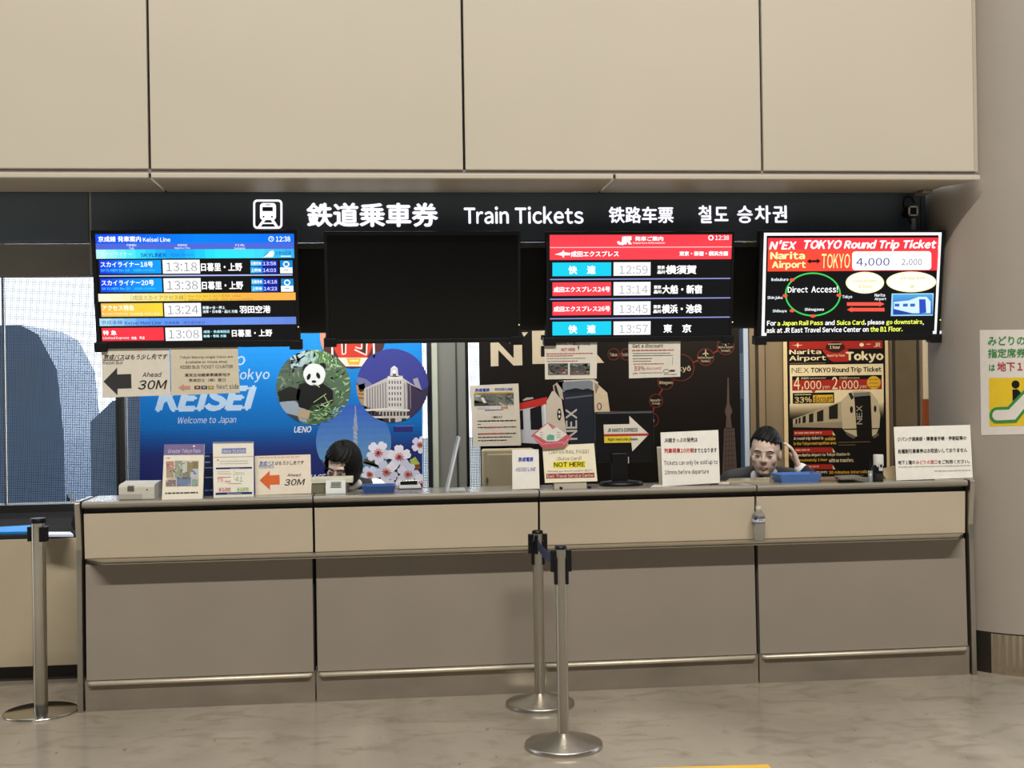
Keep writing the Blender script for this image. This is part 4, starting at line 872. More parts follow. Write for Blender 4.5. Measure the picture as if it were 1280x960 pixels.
def nex_poster(cv):
    Lt = pr('#cbbfa8')
    D = pr('#221a18')
    cv.poly([(613, 428.5), (623, 428), (642, 448), (642, 427.5), (652.5, 427), (653, 456.5), (642, 457), (623, 437.5), (623, 457.5), (613.5, 458)], Lt, 2)
    cv.poly([(652, 415.5), (660, 415), (655, 421)], Lt, 2)
    cv.poly([(665, 412), (706, 411.5), (706, 418), (676, 419), (676, 425), (701, 424.5), (701, 432), (676, 432.5), (676, 446), (706, 445), (706, 454.5), (665.5, 455)], Lt, 2)
    cv.poly([(708, 411), (720, 411), (755, 453.5), (742, 454)], Lt, 2); cv.poly([(740, 411), (752, 411), (722, 454), (709, 454)], Lt, 2)
    # train
    cv.poly([(643, 515), (684, 500), (691, 556), (645, 553)], pr('#b9bec8'), 2); cv.poly([(640, 506), (684, 496), (683, 506), (640, 514)], pr('#b8302c'), 3)
    cv.poly([(662.5, 511), (676.5, 506.5), (678, 537), (663.5, 537)], pr('#16171c'), 4); cv.poly([(643, 515), (653.5, 512.5), (654.5, 537), (644, 537)], pr('#16171c'), 4); cv.poly([(679, 506), (682, 505), (684, 540), (681, 541)], pr('#d4d6da'), 4)
    cv.poly([(653, 500), (658, 497), (666, 496.5), (667, 498.5), (654, 501)], pr('#a8a4a0'), 4); cv.poly([(640, 553), (690, 556), (690, 562), (640, 560)], pr('#0e0c0c'), 4)
    cv.poly([(683, 502), (690, 489), (695, 489), (702, 500), (711, 560), (688, 560), (684, 530)], pr('#c9bfb4'), 4)
    cv.poly([(691, 482), (697, 477.5), (705, 476), (705, 500), (699, 497), (692, 489)], pr('#b6aca2'), 5); cv.poly([(692.5, 482.5), (695, 481), (700, 498), (694, 489.5)], pr('#1a1c22'), 6)
    cv.poly([(696, 478), (704, 475.5), (742, 474), (748, 478), (743, 488), (705, 490)], pr('#c4bbb0'), 5)
    cv.poly([(703, 479), (708, 477), (738, 475.5), (741, 478), (741, 489), (704, 490)], pr('#7a8290'), 6); cv.poly([(706, 488), (720, 485), (728, 487), (735, 485.5), (741, 488), (741, 490), (706, 491)], pr('#1c2028'), 7)
    cv.poly([(703, 490), (741, 488.5), (743, 560), (713, 560)], pr('#252a36'), 6); cv.poly([(706, 497), (741, 493), (741, 495), (707, 499)], pr('#5a6474'), 7)
    cv.poly([(742, 478), (748, 481), (759, 491), (763, 520), (743, 520)], pr('#cdbea6'), 6); cv.poly([(743, 478), (749, 483), (744, 493)], pr('#8a8278'), 7)
    cv.ell(699, 518, 2.6, 7.5, pr('#16120f'), 7); cv.ell(699, 515, 1.3, 1.9, pr('#d8d0c0'), 8, 14); cv.ell(699, 520.5, 1.3, 1.9, pr('#d8d0c0'), 8, 14); cv.ring(749, 508, 3, 4.6, 1.1, pr('#2a1f18'), 7, 24)
    cv.text('NEX', 707.5, 511, 721.5, 550, pr('#bcb8b4'), 8, .015, rot=1)
    # route map
    Rl = pr('#6e2a24')
    for (x, y, r_) in ((767, 443, 7.6), (783, 443, 7.6), (851, 459.5, 17), (882, 446.3, 10.8), (907, 432.7, 11), (832, 477, 10.3), (820, 501, 8.8), (814, 525, 9.5)): cv.ring(x, y, r_, r_, .9, Rl, 3)
    for a, b_ in (((774.6, 443), (775.4, 443)), ((866.5, 453), (872.5, 450.5)), ((892, 441), (897.5, 438)), ((828, 486.5), (824, 493)), ((817.5, 509.5), (816, 515.5)), ((790.6, 444), (834, 456)), ((842, 474), (838, 471)), ((813, 515.3), (745, 514.5))): cv.line(a, b_, 1.5, pr('#8a3028'), 3)
    T_ = pr('#b8a890')
    cv.text('Takao', 762, 441, 772, 445.5, T_, 4, .02); cv.text('Tachikawa', 777, 441, 790, 445.5, T_, 4, .02); cv.text('Tōkyō', 836, 457, 863.5, 466, T_, 4, .03); cv.text('Shinagawa', 823.5, 476, 840.5, 481.5, T_, 4, .03)
    cv.text('Musashi-', 813, 498.5, 827, 502, T_, 4, .03); cv.text('Kosugi', 815, 502.5, 825, 506.5, T_, 4, .03); cv.text('Yo', 812, 523, 818, 527.5, T_, 4, .03)
    for cx, cy, t in ((882, 446, 'Terminal 2'), (907, 433, 'Terminal 1')):
        cv.text('Narita Airport', cx - 9.3, cy - .5, cx + 9.3, cy + 3.3, T_, 4, .02); cv.text(t, cx - 6, cy + 3.6, cx + 6, cy + 7, T_, 4, .02)
        cv.poly([(cx - .6, cy - 9), (cx + .6, cy - 9), (cx + .8, cy - 5.5), (cx + 4, cy - 3.5), (cx + 4, cy - 2.8), (cx + .8, cy - 3.6), (cx + .5, cy - 1.7), (cx + 1.6, cy - .9), (cx - 1.6, cy - .9), (cx - .5, cy - 1.7), (cx - .8, cy - 3.6), (cx - 4, cy - 2.8), (cx - 4, cy - 3.5), (cx - .8, cy - 5.5)], T_, 4)
    G_ = pr('#574a46')
    cv.poly([(909.3, 472), (910.7, 472), (911.8, 505), (908.6, 505)], G_, 3); cv.poly([(908.5, 505), (912, 505), (915.5, 514), (913, 520), (907.5, 520), (906, 514)], G_, 3); cv.poly([(908, 520), (913, 520), (915, 536), (907, 536)], G_, 3); cv.poly([(905, 535), (918, 535), (922.5, 612), (902, 612)], G_, 3)
    for i in range(12): cv.line((905, 540 + 6 * i), (919, 539 + 6 * i), .7, pr('#3a302e'), 4)
    for i in range(3): cv.line((908 + 3 * i, 537), (906 + 5 * i, 610), .6, pr('#3a302e'), 4)
sheet('wall_poster', 'black poster with big pale letters, an express train front and red route map', 'poster', vplane(YP), [(598, 400), (923.5, lvl(598, 400, 923.5)), (927, lvl(598, 640, 927)), (601.5, 640)], pr('#120d0b'), nex_poster)

def ticket_poster(cv):
    Cr = pr('#efe0ba'); K = pr('#110c0a'); Rd = pr('#a92a22'); Ye = pr('#e0b23a')
    cv.rect(983.5, 425, 1106, 640, K, 1); cv.rect(986.5, 426, 1103, 437, Rd, 2); cv.poly([(1027, 437), (1060, 436.5), (1061, 452), (1042, 452.5), (1037, 450)], Rd, 2)
    cv.poly([(990, 431.5), (996, 431), (997, 428.5), (997.8, 428.5), (998, 431), (1004, 431.2), (998, 432.4), (997.5, 434.5), (996.8, 434.5), (996, 432.2)], Cr, 3)
    cv.ell(1044, 434, 12, 6.8, pr('#3a1a14'), 3); cv.rect(1035, 429.5, 1052, 431, pr('#b8a888'), 4); cv.text('1 hour', 1037, 432, 1050, 436, Cr, 4, .02)
    cv.ell(1077, 431, 2.8, 2.4, Cr, 3, 16); cv.rect(1083, 429.8, 1088, 430.6, Cr, 3); cv.text('JR', 1092, 428.5, 1100.5, 434, Cr, 3, .02)
    cv.text('Narita', 986.5, 437, 1026.5, 443, Cr, 4, .03); cv.text('Airport', 986.5, 444.6, 1032.5, 452.5, Cr, 4, .03); cv.text('Tokyo', 1057, 439, 1104.5, 453.8, Cr, 4, .05); cv.text('Round Trip Ticket', 1034, 443, 1056, 446.6, Cr, 4, .03)
    cv.lines(987, 454, 1032, 454, 1, .8, pr('#8a7a60'), 4)
    cv.rect(987, 456.3, 1104, 505, Cr, 2); cv.grad(987, 505, 1104.5, 524, ['#efe0ba', '#94866a', '#1c1612'], 2, 5, True)
    cv.text('NEX', 989.5, 460, 1011, 466.2, K, 4, -.005); cv.text('TOKYO Round Trip Ticket', 1013.5, 459.3, 1101.5, 467.6, K, 4, .035)
    cv.rect(990, 470.3, 1102, 475.3, K, 3); cv.rect(990, 475.2, 1102, 488.3, Rd, 3); cv.poly([(1014, 488), (1020, 488), (1017, 491.5)], Rd, 3)
    cv.text('4', 992, 471.5, 1000, 487, Cr, 5, .01); cv.text(',000', 1001.5, 476, 1026.5, 488.2, Cr, 5, .01); cv.text('yen', 1027.5, 482.3, 1037, 487, Cr, 5, .0)
    cv.text('2', 1040, 471.2, 1047, 486.6, Cr, 5, .01); cv.text(',000', 1048.5, 475.6, 1073, 487.8, Cr, 5, .01); cv.text('yen', 1074, 481.8, 1083, 486.5, Cr, 5, .0)
    cv.text('Adult', 1001, 471.4, 1011, 474, Cr, 5, .02); cv.text('Child', 1049, 471, 1059, 473.7, Cr, 5, .02); cv.lines(1012, 472.5, 1032, 472.5, 1, .7, Cr, 5); cv.lines(1060, 472.2, 1074, 472.2, 1, .7, Cr, 5)
    cv.ell(1092, 478.3, 8.6, 8.2, Ye, 5); cv.lines(1086, 474, 1098, 483, 3, 1, pr('#a8701c'), 6)
    cv.rect(990.7, 491.3, 1042.5, 504.6, K, 4); cv.lines(993, 493, 1014, 493, 1, 1, Cr, 5); cv.text('33%', 993, 496.3, 1014.5, 503.6, pr('#e0cc8a'), 5, .02); cv.rect(1016, 493.7, 1041, 503.3, Ye, 5); cv.text('discount', 1016.8, 494.2, 1040.3, 502.8, K, 6, .01)
    S1 = pr('#b3a68c'); S2 = pr('#9b8f78')
    cv.poly([(991, 524), (1054, 500.5), (1056, 534), (991, 533)], S1, 4); cv.poly([(991, 530), (1056, 527), (1056, 535), (991, 534)], S2, 5)
    for a, b_, t0, t1, u in ((994, 996.5, 524, 523.5, 530), (998, 1000.5, 522.5, 521.8, 529.6), (1003, 1007, 520.8, 519.4, 529), (1011, 1016.5, 518, 516, 528.3), (1021, 1029, 515, 511.8, 527), (1036, 1047, 508.5, 504.3, 524)): cv.poly([(a, t0), (b_, t1), (b_, u - .6), (a, u)], pr('#241e18'), 6)
    cv.poly([(1051, 501), (1060, 493), (1066, 489), (1076, 488), (1088, 489.5), (1097, 501), (1100, 520), (1099, 534), (1094, 545), (1062, 546), (1053, 536)], pr('#cbbd9e'), 6)
    cv.poly([(1060, 491.5), (1064, 490.5), (1067, 497), (1064, 500)], pr('#2a241e'), 7); cv.poly([(1066, 491), (1087, 490), (1088, 496), (1067, 497)], pr('#7c7c76'), 7); cv.poly([(1067.5, 496), (1088, 494.6), (1090, 546), (1071, 546)], pr('#15120f'), 7)
    cv.poly([(1054, 536), (1099, 535), (1099, 536.3), (1054, 537.3)], K, 8); cv.poly([(1056, 539), (1070, 545.5), (1067, 548.5), (1058, 543.5)], pr('#6a6258'), 8); cv.poly([(1090, 545), (1098, 541), (1098, 544.5), (1092, 548)], pr('#6a6258'), 8)
    cv.ell(1064, 512, 1.9, 4.4, pr('#1a140f'), 8, 16); cv.ell(1093.5, 511, 1.7, 4.2, pr('#1a140f'), 8, 16); cv.text('NEX', 1070.5, 507, 1077.5, 530.5, pr('#b0aca0'), 9, .01, rot=1)
    for y, x0, t in ((538.2, 992, .72), (559.5, 993, .38), (580.5, 994, .6)):
        cv.poly([(x0, y), (1040, y - .4), (1044, y + 6), (x0, y + 6.4)], Rd, 5); cv.poly([(1040.5, y + .8), (1044, y + 6), (1041, y + 6)], Cr, 6); cv.lines(x0 + 1, y + 2.2, x0 + 1 + 47 * t, y + 2.2, 1, 2, pr('#d8a890'), 6)
    for t, x0, y0, x1, y1, c_ in (('A round trip ticket is', 992, 546, 1029, 551, Cr), ('available', 1031, 546, 1044, 550.5, Ye), ('in the Tokyo metropolitan area', 992, 552.5, 1045, 557.5, Ye), ('From Narita Airport to Tokyo Station in', 992.5, 567, 1062, 571.8, Cr), ('approximately 1 hour', 993, 573.5, 1034, 578, Ye), ('with no transfers.', 1036, 573, 1067, 578, Cr), ('Departs every', 1014, 588.5, 1034, 592.5, Cr), ('30 minutes intervals', 1036, 588.3, 1084, 592.5, Ye)):
        cv.text(t, x0, y0, x1, y1, c_, 6, .03)
    cv.lines(1048, 552.5, 1090, 556, 2, .9, pr('#7a6a50'), 6, .5)
sheet('wall_poster', 'ticket price poster with red header and express train, in pale frame behind the suited clerk', 'poster', vplane(YB - .03), [(979, 423.3), (1110, lvl(979, 423.3, 1110)), (1113, lvl(979, 640, 1113)), (982, 640)], pr('#e6cfa2'), ticket_poster, .006)

def notice(cv):
    B1 = pr('#2c4a9c'); K = pr('#2a2624')
    cv.text('京成電鉄', 593.5, 485.5, 612, 490, B1, 2, .05, .1); cv.text('KEISEI LINE', 618.5, 485, 641, 488.5, B1, 2, .03, .15)
    cv.rect(593, 490.6, 641.5, 492.5, pr('#b8943c'), 2); cv.grad(592.5, 492.3, 642, 507.5, ['#8a8a86', '#5c605e', '#74766e', '#4a5050'], 2, 3)
    random.seed(3)
    cv.clip = cv.quad(592.5, 492.5, 642, 507.5)
    for _ in range(40): cv.poly(polyrot(random.uniform(593, 641), random.uniform(493, 507), [(-3, -.8), (3, -.6), (2, .9), (-3, .7)], random.uniform(-.3, .8), random.uniform(.5, 1.2)), pr(random.choice(['#3c4240', '#9a9c98', '#6a6e6a', '#c8c8c2', '#8a8468'])), 3)
    cv.poly([(601, 498), (604, 496.5), (608, 503), (605, 504.5)], pr('#d6d6d0'), 4); cv.poly([(593, 500), (610, 504), (612, 507.5), (593, 507.5)], pr('#3e423e'), 3); cv.clip = None
    cv.text('2018.4', 597, 509, 611, 511.8, pr('#7a86b0'), 2); cv.line((606, 512.8), (629, 512), 1, pr('#4a5aa0'), 2); cv.text('30分', 626, 507.6, 635, 511.5, pr('#c03a34'), 2, .03)
    cv.text('ご案内です', 614.5, 520.3, 628, 523, K, 2, .02)
    cv.lines(597, 525.8, 645, 525.8, 1, 1.4, K); cv.lines(597, 530, 601, 530, 1, 1.2, K); cv.lines(597, 533.8, 645, 533.8, 1, 1.3, K); cv.lines(608, 533.6, 627, 533.6, 1, 1.5, pr('#b05048'), 3)
    cv.lines(597.5, 541.8, 645, 541.8, 1, 1.4, K); cv.lines(599, 541.7, 632, 541.7, 1, 1.5, pr('#b05048'), 3); cv.lines(597.5, 546.2, 645, 550.2, 2, 1.3, K, 2, .75)
sheet('notice', 'white notice with grey photos taped on the window beside the black poster', 'notice', vplane(YP - .02), [(587.3, 482), (648, 479.3), (651.5, 556.8), (591.5, 558)], pr('#cfc9bc'), notice)

# ------------------------------------------------------------------ sheets hanging under the screens
YU = 6.455
K_ = '#2a2622'
def sheet_a(cv):
    K = pr(K_); cv.text('京成バスはもう少し先です', 129, 443.2, 208, 450, K, 2, .015, .25); cv.line((128.5, 450.6), (155, 450), .6, K, 2); cv.text('Keisei Bus', 128.5, 451, 153, 455.5, K, 2, 0, .2)
    cv.poly([(129.5, 477), (146.5, 459.5), (146.5, 468), (164, 467.5), (164.5, 485.3), (147, 485.8), (147, 494)], pr('#3a3a38'), 2)
    cv.text('Ahead', 178, 465.3, 201, 471.2, K, 2, .01, .2); cv.text('30M', 172, 475.3, 206.5, 487, K, 2, .012, .25)
sheet('paper_sign', 'left taped paper with black arrow under the blue screen', 'paper sign', vplane(YU), [(126.2, 433), (211.7, 432), (213.2, 494), (128.3, 497)], pr('#e0d8c9'), sheet_a, .0012)
def sheet_b(cv):
    K = pr('#4a443c')
    for t, x0, y, x1 in (('Tokyo Subway single ticket are', 225, 445, 291), ('available at those shop', 232, 451, 284), ('KEISEI BUS TICKET COUNTER', 225.5, 457, 291)): cv.text(t, x0, y, x1, y + 4, K, 2, .005)
    cv.text('東京及地鐵車票購買地方', 231, 467, 288, 471, K, 2, .01); cv.text('京成巴士（株）窓口', 236, 473.5, 282, 477.5, K, 2, .01)
    cv.poly([(223, 484.5), (230, 480), (230, 482.3), (238, 482.2), (238, 486.8), (230, 487), (230, 489)], pr('#c89488'), 2)
    for x, c_ in ((243, '#7a2e2a'), (251.5, '#3a4458'), (260, '#b09044')): cv.rect(x, 482.3, x + 7.5, 486.6, pr(c_), 2); cv.rect(x + 2, 483.4, x + 5.5, 485.2, pr('#c8b8a8'), 3)
    cv.text('Next side', 271, 480, 298.5, 486.3, pr(K_), 2, .0)
sheet('paper_sign', 'right taped paper with small pink arrow under the blue screen', 'paper sign', vplane(YU - .003), [(212.8, 432), (297, 431), (299.8, 491), (214.3, 494.3)], pr('#d8cdb4'), sheet_b, .0012)
def sheet_c(cv):
    K = pr(K_); R_ = pr('#b0483e'); cv.text('JAPAN RAIL PASS', 690, 428.5, 720, 431, K, 2, .02); cv.text('JR EAST TRAVEL', 716, 429, 738, 431.6, K, 2, .02); cv.text('NOT HERE', 701.5, 435.2, 719, 439, R_, 2, .03); cv.poly([(722, 432.5), (724, 432.5), (723.6, 437), (722.6, 437)], K, 2)
    cv.lines(683, 441.8, 741, 441.8, 1, 1.1, R_); cv.lines(683, 444.5, 716, 444.5, 1, 1, R_); cv.lines(683, 447.8, 732, 447.8, 1, .9, pr('#8a8478')); cv.lines(683.5, 451.3, 722, 451.3, 1, .9, R_)
    random.seed(9)
    for x in (685, 712.3):
        cv.grad(x, 454.3, x + 25, 468.8, ['#6a6e6c', '#4a4a48', '#7a6a64'], 2, 3, True); cv.clip = cv.quad(x, 454.3, x + 25, 468.8)
        for _ in range(26): cv.poly(polyrot(random.uniform(x, x + 25), random.uniform(455, 468), [(-2.4, -.9), (2.6, -.7), (2, 1), (-2.4, .8)], random.uniform(-.3, .3), random.uniform(.5, 1.2)), pr(random.choice(['#2c2e2e', '#b8b8b4', '#8a8a86', '#8a4a44', '#5a5e5c'])), 3)
        cv.clip = None
sheet('paper_sign', 'white taped paper with two small photos under the red screen', 'paper sign', vplane(YU), [(680.5, 424.5), (746.5, 423), (745.8, 473.2), (681.3, 474.3)], pr('#e0d9ca'), sheet_c, .0012)
def sheet_d(cv):
    K = pr('#4c463e'); R_ = pr('#b0483e'); cv.text('Get a discount', 790.5, 430, 829, 434.8, K, 2, .02); cv.lines(790, 437.5, 842, 437.5, 1, 1.3, R_)
    cv.lines(791, 441.5, 841, 444.3, 2, .8, K); cv.lines(791, 448, 815, 448, 1, .8, K); cv.lines(791, 451.3, 814, 451.3, 1, .8, K); cv.line((841, 446), (840.5, 456), .4, K, 2)
    cv.lines(792, 454.6, 830, 454.6, 1, 1, R_); cv.text('33%', 792.5, 457.5, 806, 463.3, R_, 2, .01); cv.text('discount!', 807, 458.6, 826, 462.3, R_, 2, .0, .2); cv.text('yen', 791, 465.8, 797, 468.5, R_, 2, .02)
    cv.lines(799, 465.9, 828, 465.9, 1, .7, K); cv.ring(833, 464, 4, 2.6, .6, K, 2, 20); cv.rect(837.5, 462.3, 843.5, 464.6, pr('#3a3430'), 2); cv.lines(830, 467.8, 846, 467.8, 1, .6, K)
sheet('paper_sign', 'white taped paper with a red discount line under the red screen', 'paper sign', vplane(YU), [(785.5, 423), (850.5, 422), (850.3, 470.8), (786.3, 473)], pr('#e0d9ca'), sheet_d, .0012)

# poster on the round column
cv = Cyl(CX, CY, CR + .0015, eps=.0008)
W_ = pr('#ddd6cc'); Gn = pr('#3a8a44'); Rr = pr('#b03440'); YW = pr('#e4c02e')
cv.rect(1224.5, 412.5, 1322, 544, W_, 0)
for t, x0, x1, y0, y1, m_ in (('みどりの窓口', 1235, 1305, 420, 432, Gn), ('指定席券売機', 1235, 1306, 435.8, 447.5, Gn), ('は', 1236.3, 1244, 455.5, 463.8, Gn), ('地下１階', 1246.5, 1292, 452.5, 464.3, Rr)): cv.text(t, x0, y0, x1, y1, m_, 2, .02)
cv.rect(1236, 472.5, 1312, 533, YW, 1)
cv.ell(1269.5, 480.5, 5, 5, pr('#17150f'), 3, 24); cv.poly([(1265.5, 487), (1272, 486.5), (1275.5, 490), (1279, 495), (1276, 500), (1272, 503), (1266, 507)], pr('#17150f'), 3)
def stair(d, m_, L):
    pts = [(1242, 513.5 - d * .2), (1261, 513 - d * .2), (1279, 495 - d), (1300, 474 - d), (1304, 480), (1292, 500 + d), (1268, 527 + d * .6), (1245, 528 + d * .5)]
    pts = [(1247 + 0, 512.5 - d), (1261 - .4 * d, 512 - d), (1290 - .4 * d, 482 - d), (1297 + d, 490), (1269 + .4 * d, 524.5 + d), (1247, 525.5 + d)]
    for k in range(1, 8):
        a = math.pi / 2 + math.pi * k / 8; pts.append((1247 + (6.7 + d) * math.cos(a), 519 + (6.7 + d) * math.sin(a)))
    cv.poly(pts, m_, L)
stair(3.6, Gn, 4); stair(0, W_, 5)
tag(cv.mb.build('escalator_sign'), 'white and yellow escalator sign stuck on the round column', 'sign')
# narrow banner seen edge on
b = MB()
for (y0, y1, m_) in ((380, 499, pr('#d8cbb4')), (499, 640, pr('#8c4a2a'))):
    p0, p1 = onY(1152, y0, 7.9), onY(1152, y1, 7.9); b.box(p0.x, p0.x + .042, 7.86, 7.9, p1.z if y1 < 600 else 0, p0.z, m_)
tag(b.build('narrow_banner', bevel=.003), 'narrow white and orange upright banner left of the round column', 'banner')

# ------------------------------------------------------------------ things on the counter
def clampY(px, py, lo=6.175, hi=6.47):
    p = onZ(px, py, ZT); return min(hi, max(lo, p.y))
def lean_at(Y, deg, yaw=0):
    a = math.radians(deg); b_ = math.radians(yaw); return ((0, Y, ZT), (math.sin(b_) * math.cos(a), -math.cos(a) * math.cos(b_), math.sin(a)))
def standing(name, label, cat, Y, deg, pts, base, draw, thick=.003, prop=.06, group=None, legm=None, vs=.0154):
    """a card leaning back on the counter with a prop behind it"""
    pl = lean_at(Y, deg); cv = Canvas(*pl, vs=vs); cv.slab(pts, base, thick)
    c = [cv.pt(*q) for q in pts]; xm = sum(q[0] for q in c) / 4; H = max(q[2] for q in c) - ZT
    r = thing(name, label, cat, (xm, Y, ZT), group)
    draw(cv); cv.mb.build('card', r)
    a = math.radians(deg); wd = (max(q[0] for q in c) - min(q[0] for q in c)) * .3
    t = thick + .001
    y0 = Y + H * .75 * math.tan(a) + t; b = MB()
    b.prism([(Y + t + .002, ZT + .0005), (Y + t + .002 + prop, ZT + .0005), (Y + t + .002 + prop, ZT + .004), (y0 + .004, ZT + H * .75), (y0, ZT + H * .75)], xm - wd, xm + wd, legm or pr('#b8b09e'))
    b.build('prop', r); return r, cv
random.seed(21)
# white card terminal
p = onZ(171, 625.5, ZT); R_ = thing('card_terminal', 'small white plastic terminal at the left end of the counter', 'terminal', (p.x, 6.25, ZT))
ang = Matrix.Translation((p.x, 6.25, ZT)) @ Matrix.Rotation(math.radians(-7), 4, 'Z')
b = MB(); b.prism([(-.05, 0), (-.05, .068), (-.035, .078), (.07, .09), (.08, .08), (.08, 0)], -.09, .09, WHP); b.v = [tuple(ang @ Vector(v)) for v in b.v]; b.build('body', R_, bevel=.006)
b = MB(); b.prism([(-.053, .045), (-.053, .066), (-.04, .0745), (-.04, .045)], -.045, -.012, mat('grey_notch', '#5d5a55')); b.box(.05, .058, -.052, -.045, .048, .054, mat('grey_notch', '#5d5a55')); b.box(-.088, .03, -.0515, -.045, .004, .03, mat('grey_white_plastic', '#b4afa2')); b.v = [tuple(ang @ Vector(v)) for v in b.v]; b.build('slot', R_)
# brochure stands
CREAM = pr('#efe7d4')
def broch1(cv):
    P = pr('#7d6f9c'); cv.poly([(205.3, 555.5), (255.3, 555), (254.8, 568.5), (204.8, 569)], P, 1); cv.text('Greater Tokyo Pass', 209.5, 561.3, 250, 568, pr('#d8d0dc'), 2, .01, .2); cv.ell(242.5, 557.8, 1.6, 1.2, pr('#e8d8dc'), 2, 12)
    cv.lines(208, 572.3, 213, 572.3, 1, .8, pr('#6a6a5a')); cv.rect(207.5, 576.3, 248, 608.3, pr('#cfc6b2'), 1); cv.vs = -.02
    tiles = ((208, 577, 217, 586, '#c8857a'), (208, 586, 217, 597, '#b09a80'), (219, 576, 228, 597, '#9aa08c'), (228, 576, 234, 590, '#c6cabc'), (234, 577, 241, 590, '#9a8c68'), (241, 577, 248, 586, '#8a7c5c'), (238, 586, 248, 598, '#b8c0cc'), (228, 590, 238, 599, '#8a8a78'), (207.5, 600, 220, 608, '#8a7a78'), (221, 597, 239, 608, '#7488a8'), (240, 599, 247.5, 608, '#92a49c'))
    for x0, y0, x1, y1, c_ in tiles: cv.rect(x0, y0, x1, y1, pr(c_), 2)
    for _ in range(60):
        x, y = random.uniform(208, 247), random.uniform(577, 607); cv.poly(polyrot(x, y, [(-1.6, -.5), (1.6, -.4), (1.2, .6), (-1.4, .5)], random.uniform(-1, 1), random.uniform(.5, 1.2)), pr(random.choice(['#d8d8d0', '#5a625c', '#a8685c', '#7a8a9a', '#c4b898'])), 3)
    cv.lines(206.5, 615.8, 247.5, 615.8, 1, 1.7, pr('#4a4844'))
CL = mat('smoky_acrylic', '#2f2a2a', rough=.2)
standing('brochure_stand', 'leftmost brochure card on the counter, with mauve heading and photo collage', 'brochure', clampY(228, 624), 9, [(205.3, 555.5), (255.3, 555), (253.2, 624), (202.3, 625)], CREAM, broch1, .02, .05, 'brochure cards on the counter', CL)
def broch2(cv):
    cv.poly([(266, 552.2), (316.7, 551.6), (316.7, 553.8), (266, 554.6)], pr('#7a8496'), 1); cv.vs = .01
    cv.rect(277.2, 560.6, 307.5, 567, pr('#8088b4'), 2); cv.text('Ueno Station', 278.5, 561.6, 306.5, 566.2, pr('#d8d8e6'), 3, .02); cv.rect(266.5, 571.3, 317, 572, pr('#a8a294'), 1)
    N_ = pr('#2a3070'); cv.rect(270, 584.6, 315, 586.6, N_, 2); cv.rect(269.5, 616, 315, 618.6, N_, 2); cv.text('Skyliner', 288, 584.9, 300, 586.4, pr('#c0c4d8'), 3, .02); cv.lines(284, 616.8, 302, 616.8, 1, .8, pr('#c0c4d8'), 3)
    cv.poly([(271, 575.6), (274, 575.6), (272.5, 574)], pr('#c0504a'), 2); cv.lines(275, 576.4, 311, 579.4, 2, .7, pr('#b8b29c'))
    cv.lines(272, 589.5, 289, 592, 2, .7, pr('#c8a89c')); cv.rect(272, 596.4, 288.5, 597.2, pr('#c86a5c'), 2); cv.text('75', 271.5, 598.2, 279, 602.6, pr('#c85a50'), 2, 0); cv.lines(281, 601, 289, 602.5, 2, .7, pr('#c8887c'))
    cv.lines(294, 590.5, 306, 592.5, 2, .7, pr('#a8c094')); cv.text('41', 294, 596, 303.5, 602, pr('#6aa84c'), 2, -.01); cv.line((292.4, 588), (292.6, 600), .4, pr('#b8b29c'), 2); cv.lines(285, 604.4, 302, 604.4, 1, .6, pr('#8a8678'))
    cv.rect(273, 609.2, 288.5, 615.2, pr('#e4cfc0'), 2); cv.text('¥2,465', 274.2, 610.2, 288, 614.3, pr('#c0483c'), 3, .02); cv.rect(296, 609, 311, 615, pr('#d8e0bc'), 2); cv.text('¥2,470', 297, 610, 310.5, 614, pr('#7a9a3c'), 3, .02)
standing('brochure_stand', 'price card with navy bars on the counter, right of the mauve brochure', 'brochure', clampY(291, 621), 7, [(266, 552.2), (316.7, 551.6), (317.2, 620.5), (267, 622.2)], pr('#efe9da'), broch2, .012, .05, 'brochure cards on the counter', CL)
b = MB(); cv = Canvas(*vplane(6.33)); cv.slab([(254, 567), (268, 566), (268, 618.6), (254, 619.4)], pr('#1f2850'), .05)
for y, e in ((563.5, 262), (571, 263), (578, 266), (590, 266)): cv.rect(256, y + 6, e, y + 7.6, pr('#7a86a4'), 1)
cv.lines(256, 612, 266, 612, 1, 2, pr('#6a7aa0'), 1); o = cv.mb.build('pamphlet_rack'); tag(o, 'dark navy pamphlet pack standing between the two brochure cards', 'pamphlet')
for v in o.data.vertices: v.co.z -= min(q.co.z for q in o.data.vertices) - ZT - .0005 if False else 0
def arrow_card(cv):
    K = pr('#2a2622'); Bl = pr('#4a6ab0'); cv.lines(324, 571.2, 374, 571.2, 1, 1.6, pr('#e0b8a0')); cv.text('京成バス', 324, 576.5, 342, 582, Bl, 2, .02, .2); cv.text('はもう少し先です', 343.5, 576.3, 379, 581.5, K, 2, .01, .25); cv.line((323.5, 582.6), (342, 582), .6, Bl, 2); cv.text('Keisei Bus', 324, 583, 342, 585.6, Bl, 2, 0, .2)
    cv.poly([(324.5, 600.5), (337, 588.4), (337.3, 594.3), (349.3, 593.7), (349.8, 605.3), (337.5, 606), (337.7, 612.5)], pr('#dd6a38'), 2); cv.text('Ahead', 359, 592, 375.5, 595.6, K, 2, .01, .2); cv.text('30M', 355, 599, 379.5, 607, K, 2, .012, .25)
standing('arrow_card', 'cream card with orange left arrow standing on the counter', 'card sign', clampY(354, 618), 8, [(318.4, 570), (388, 568), (389.3, 616.6), (319.2, 618.8)], pr('#ecdfcb'), arrow_card, .003)
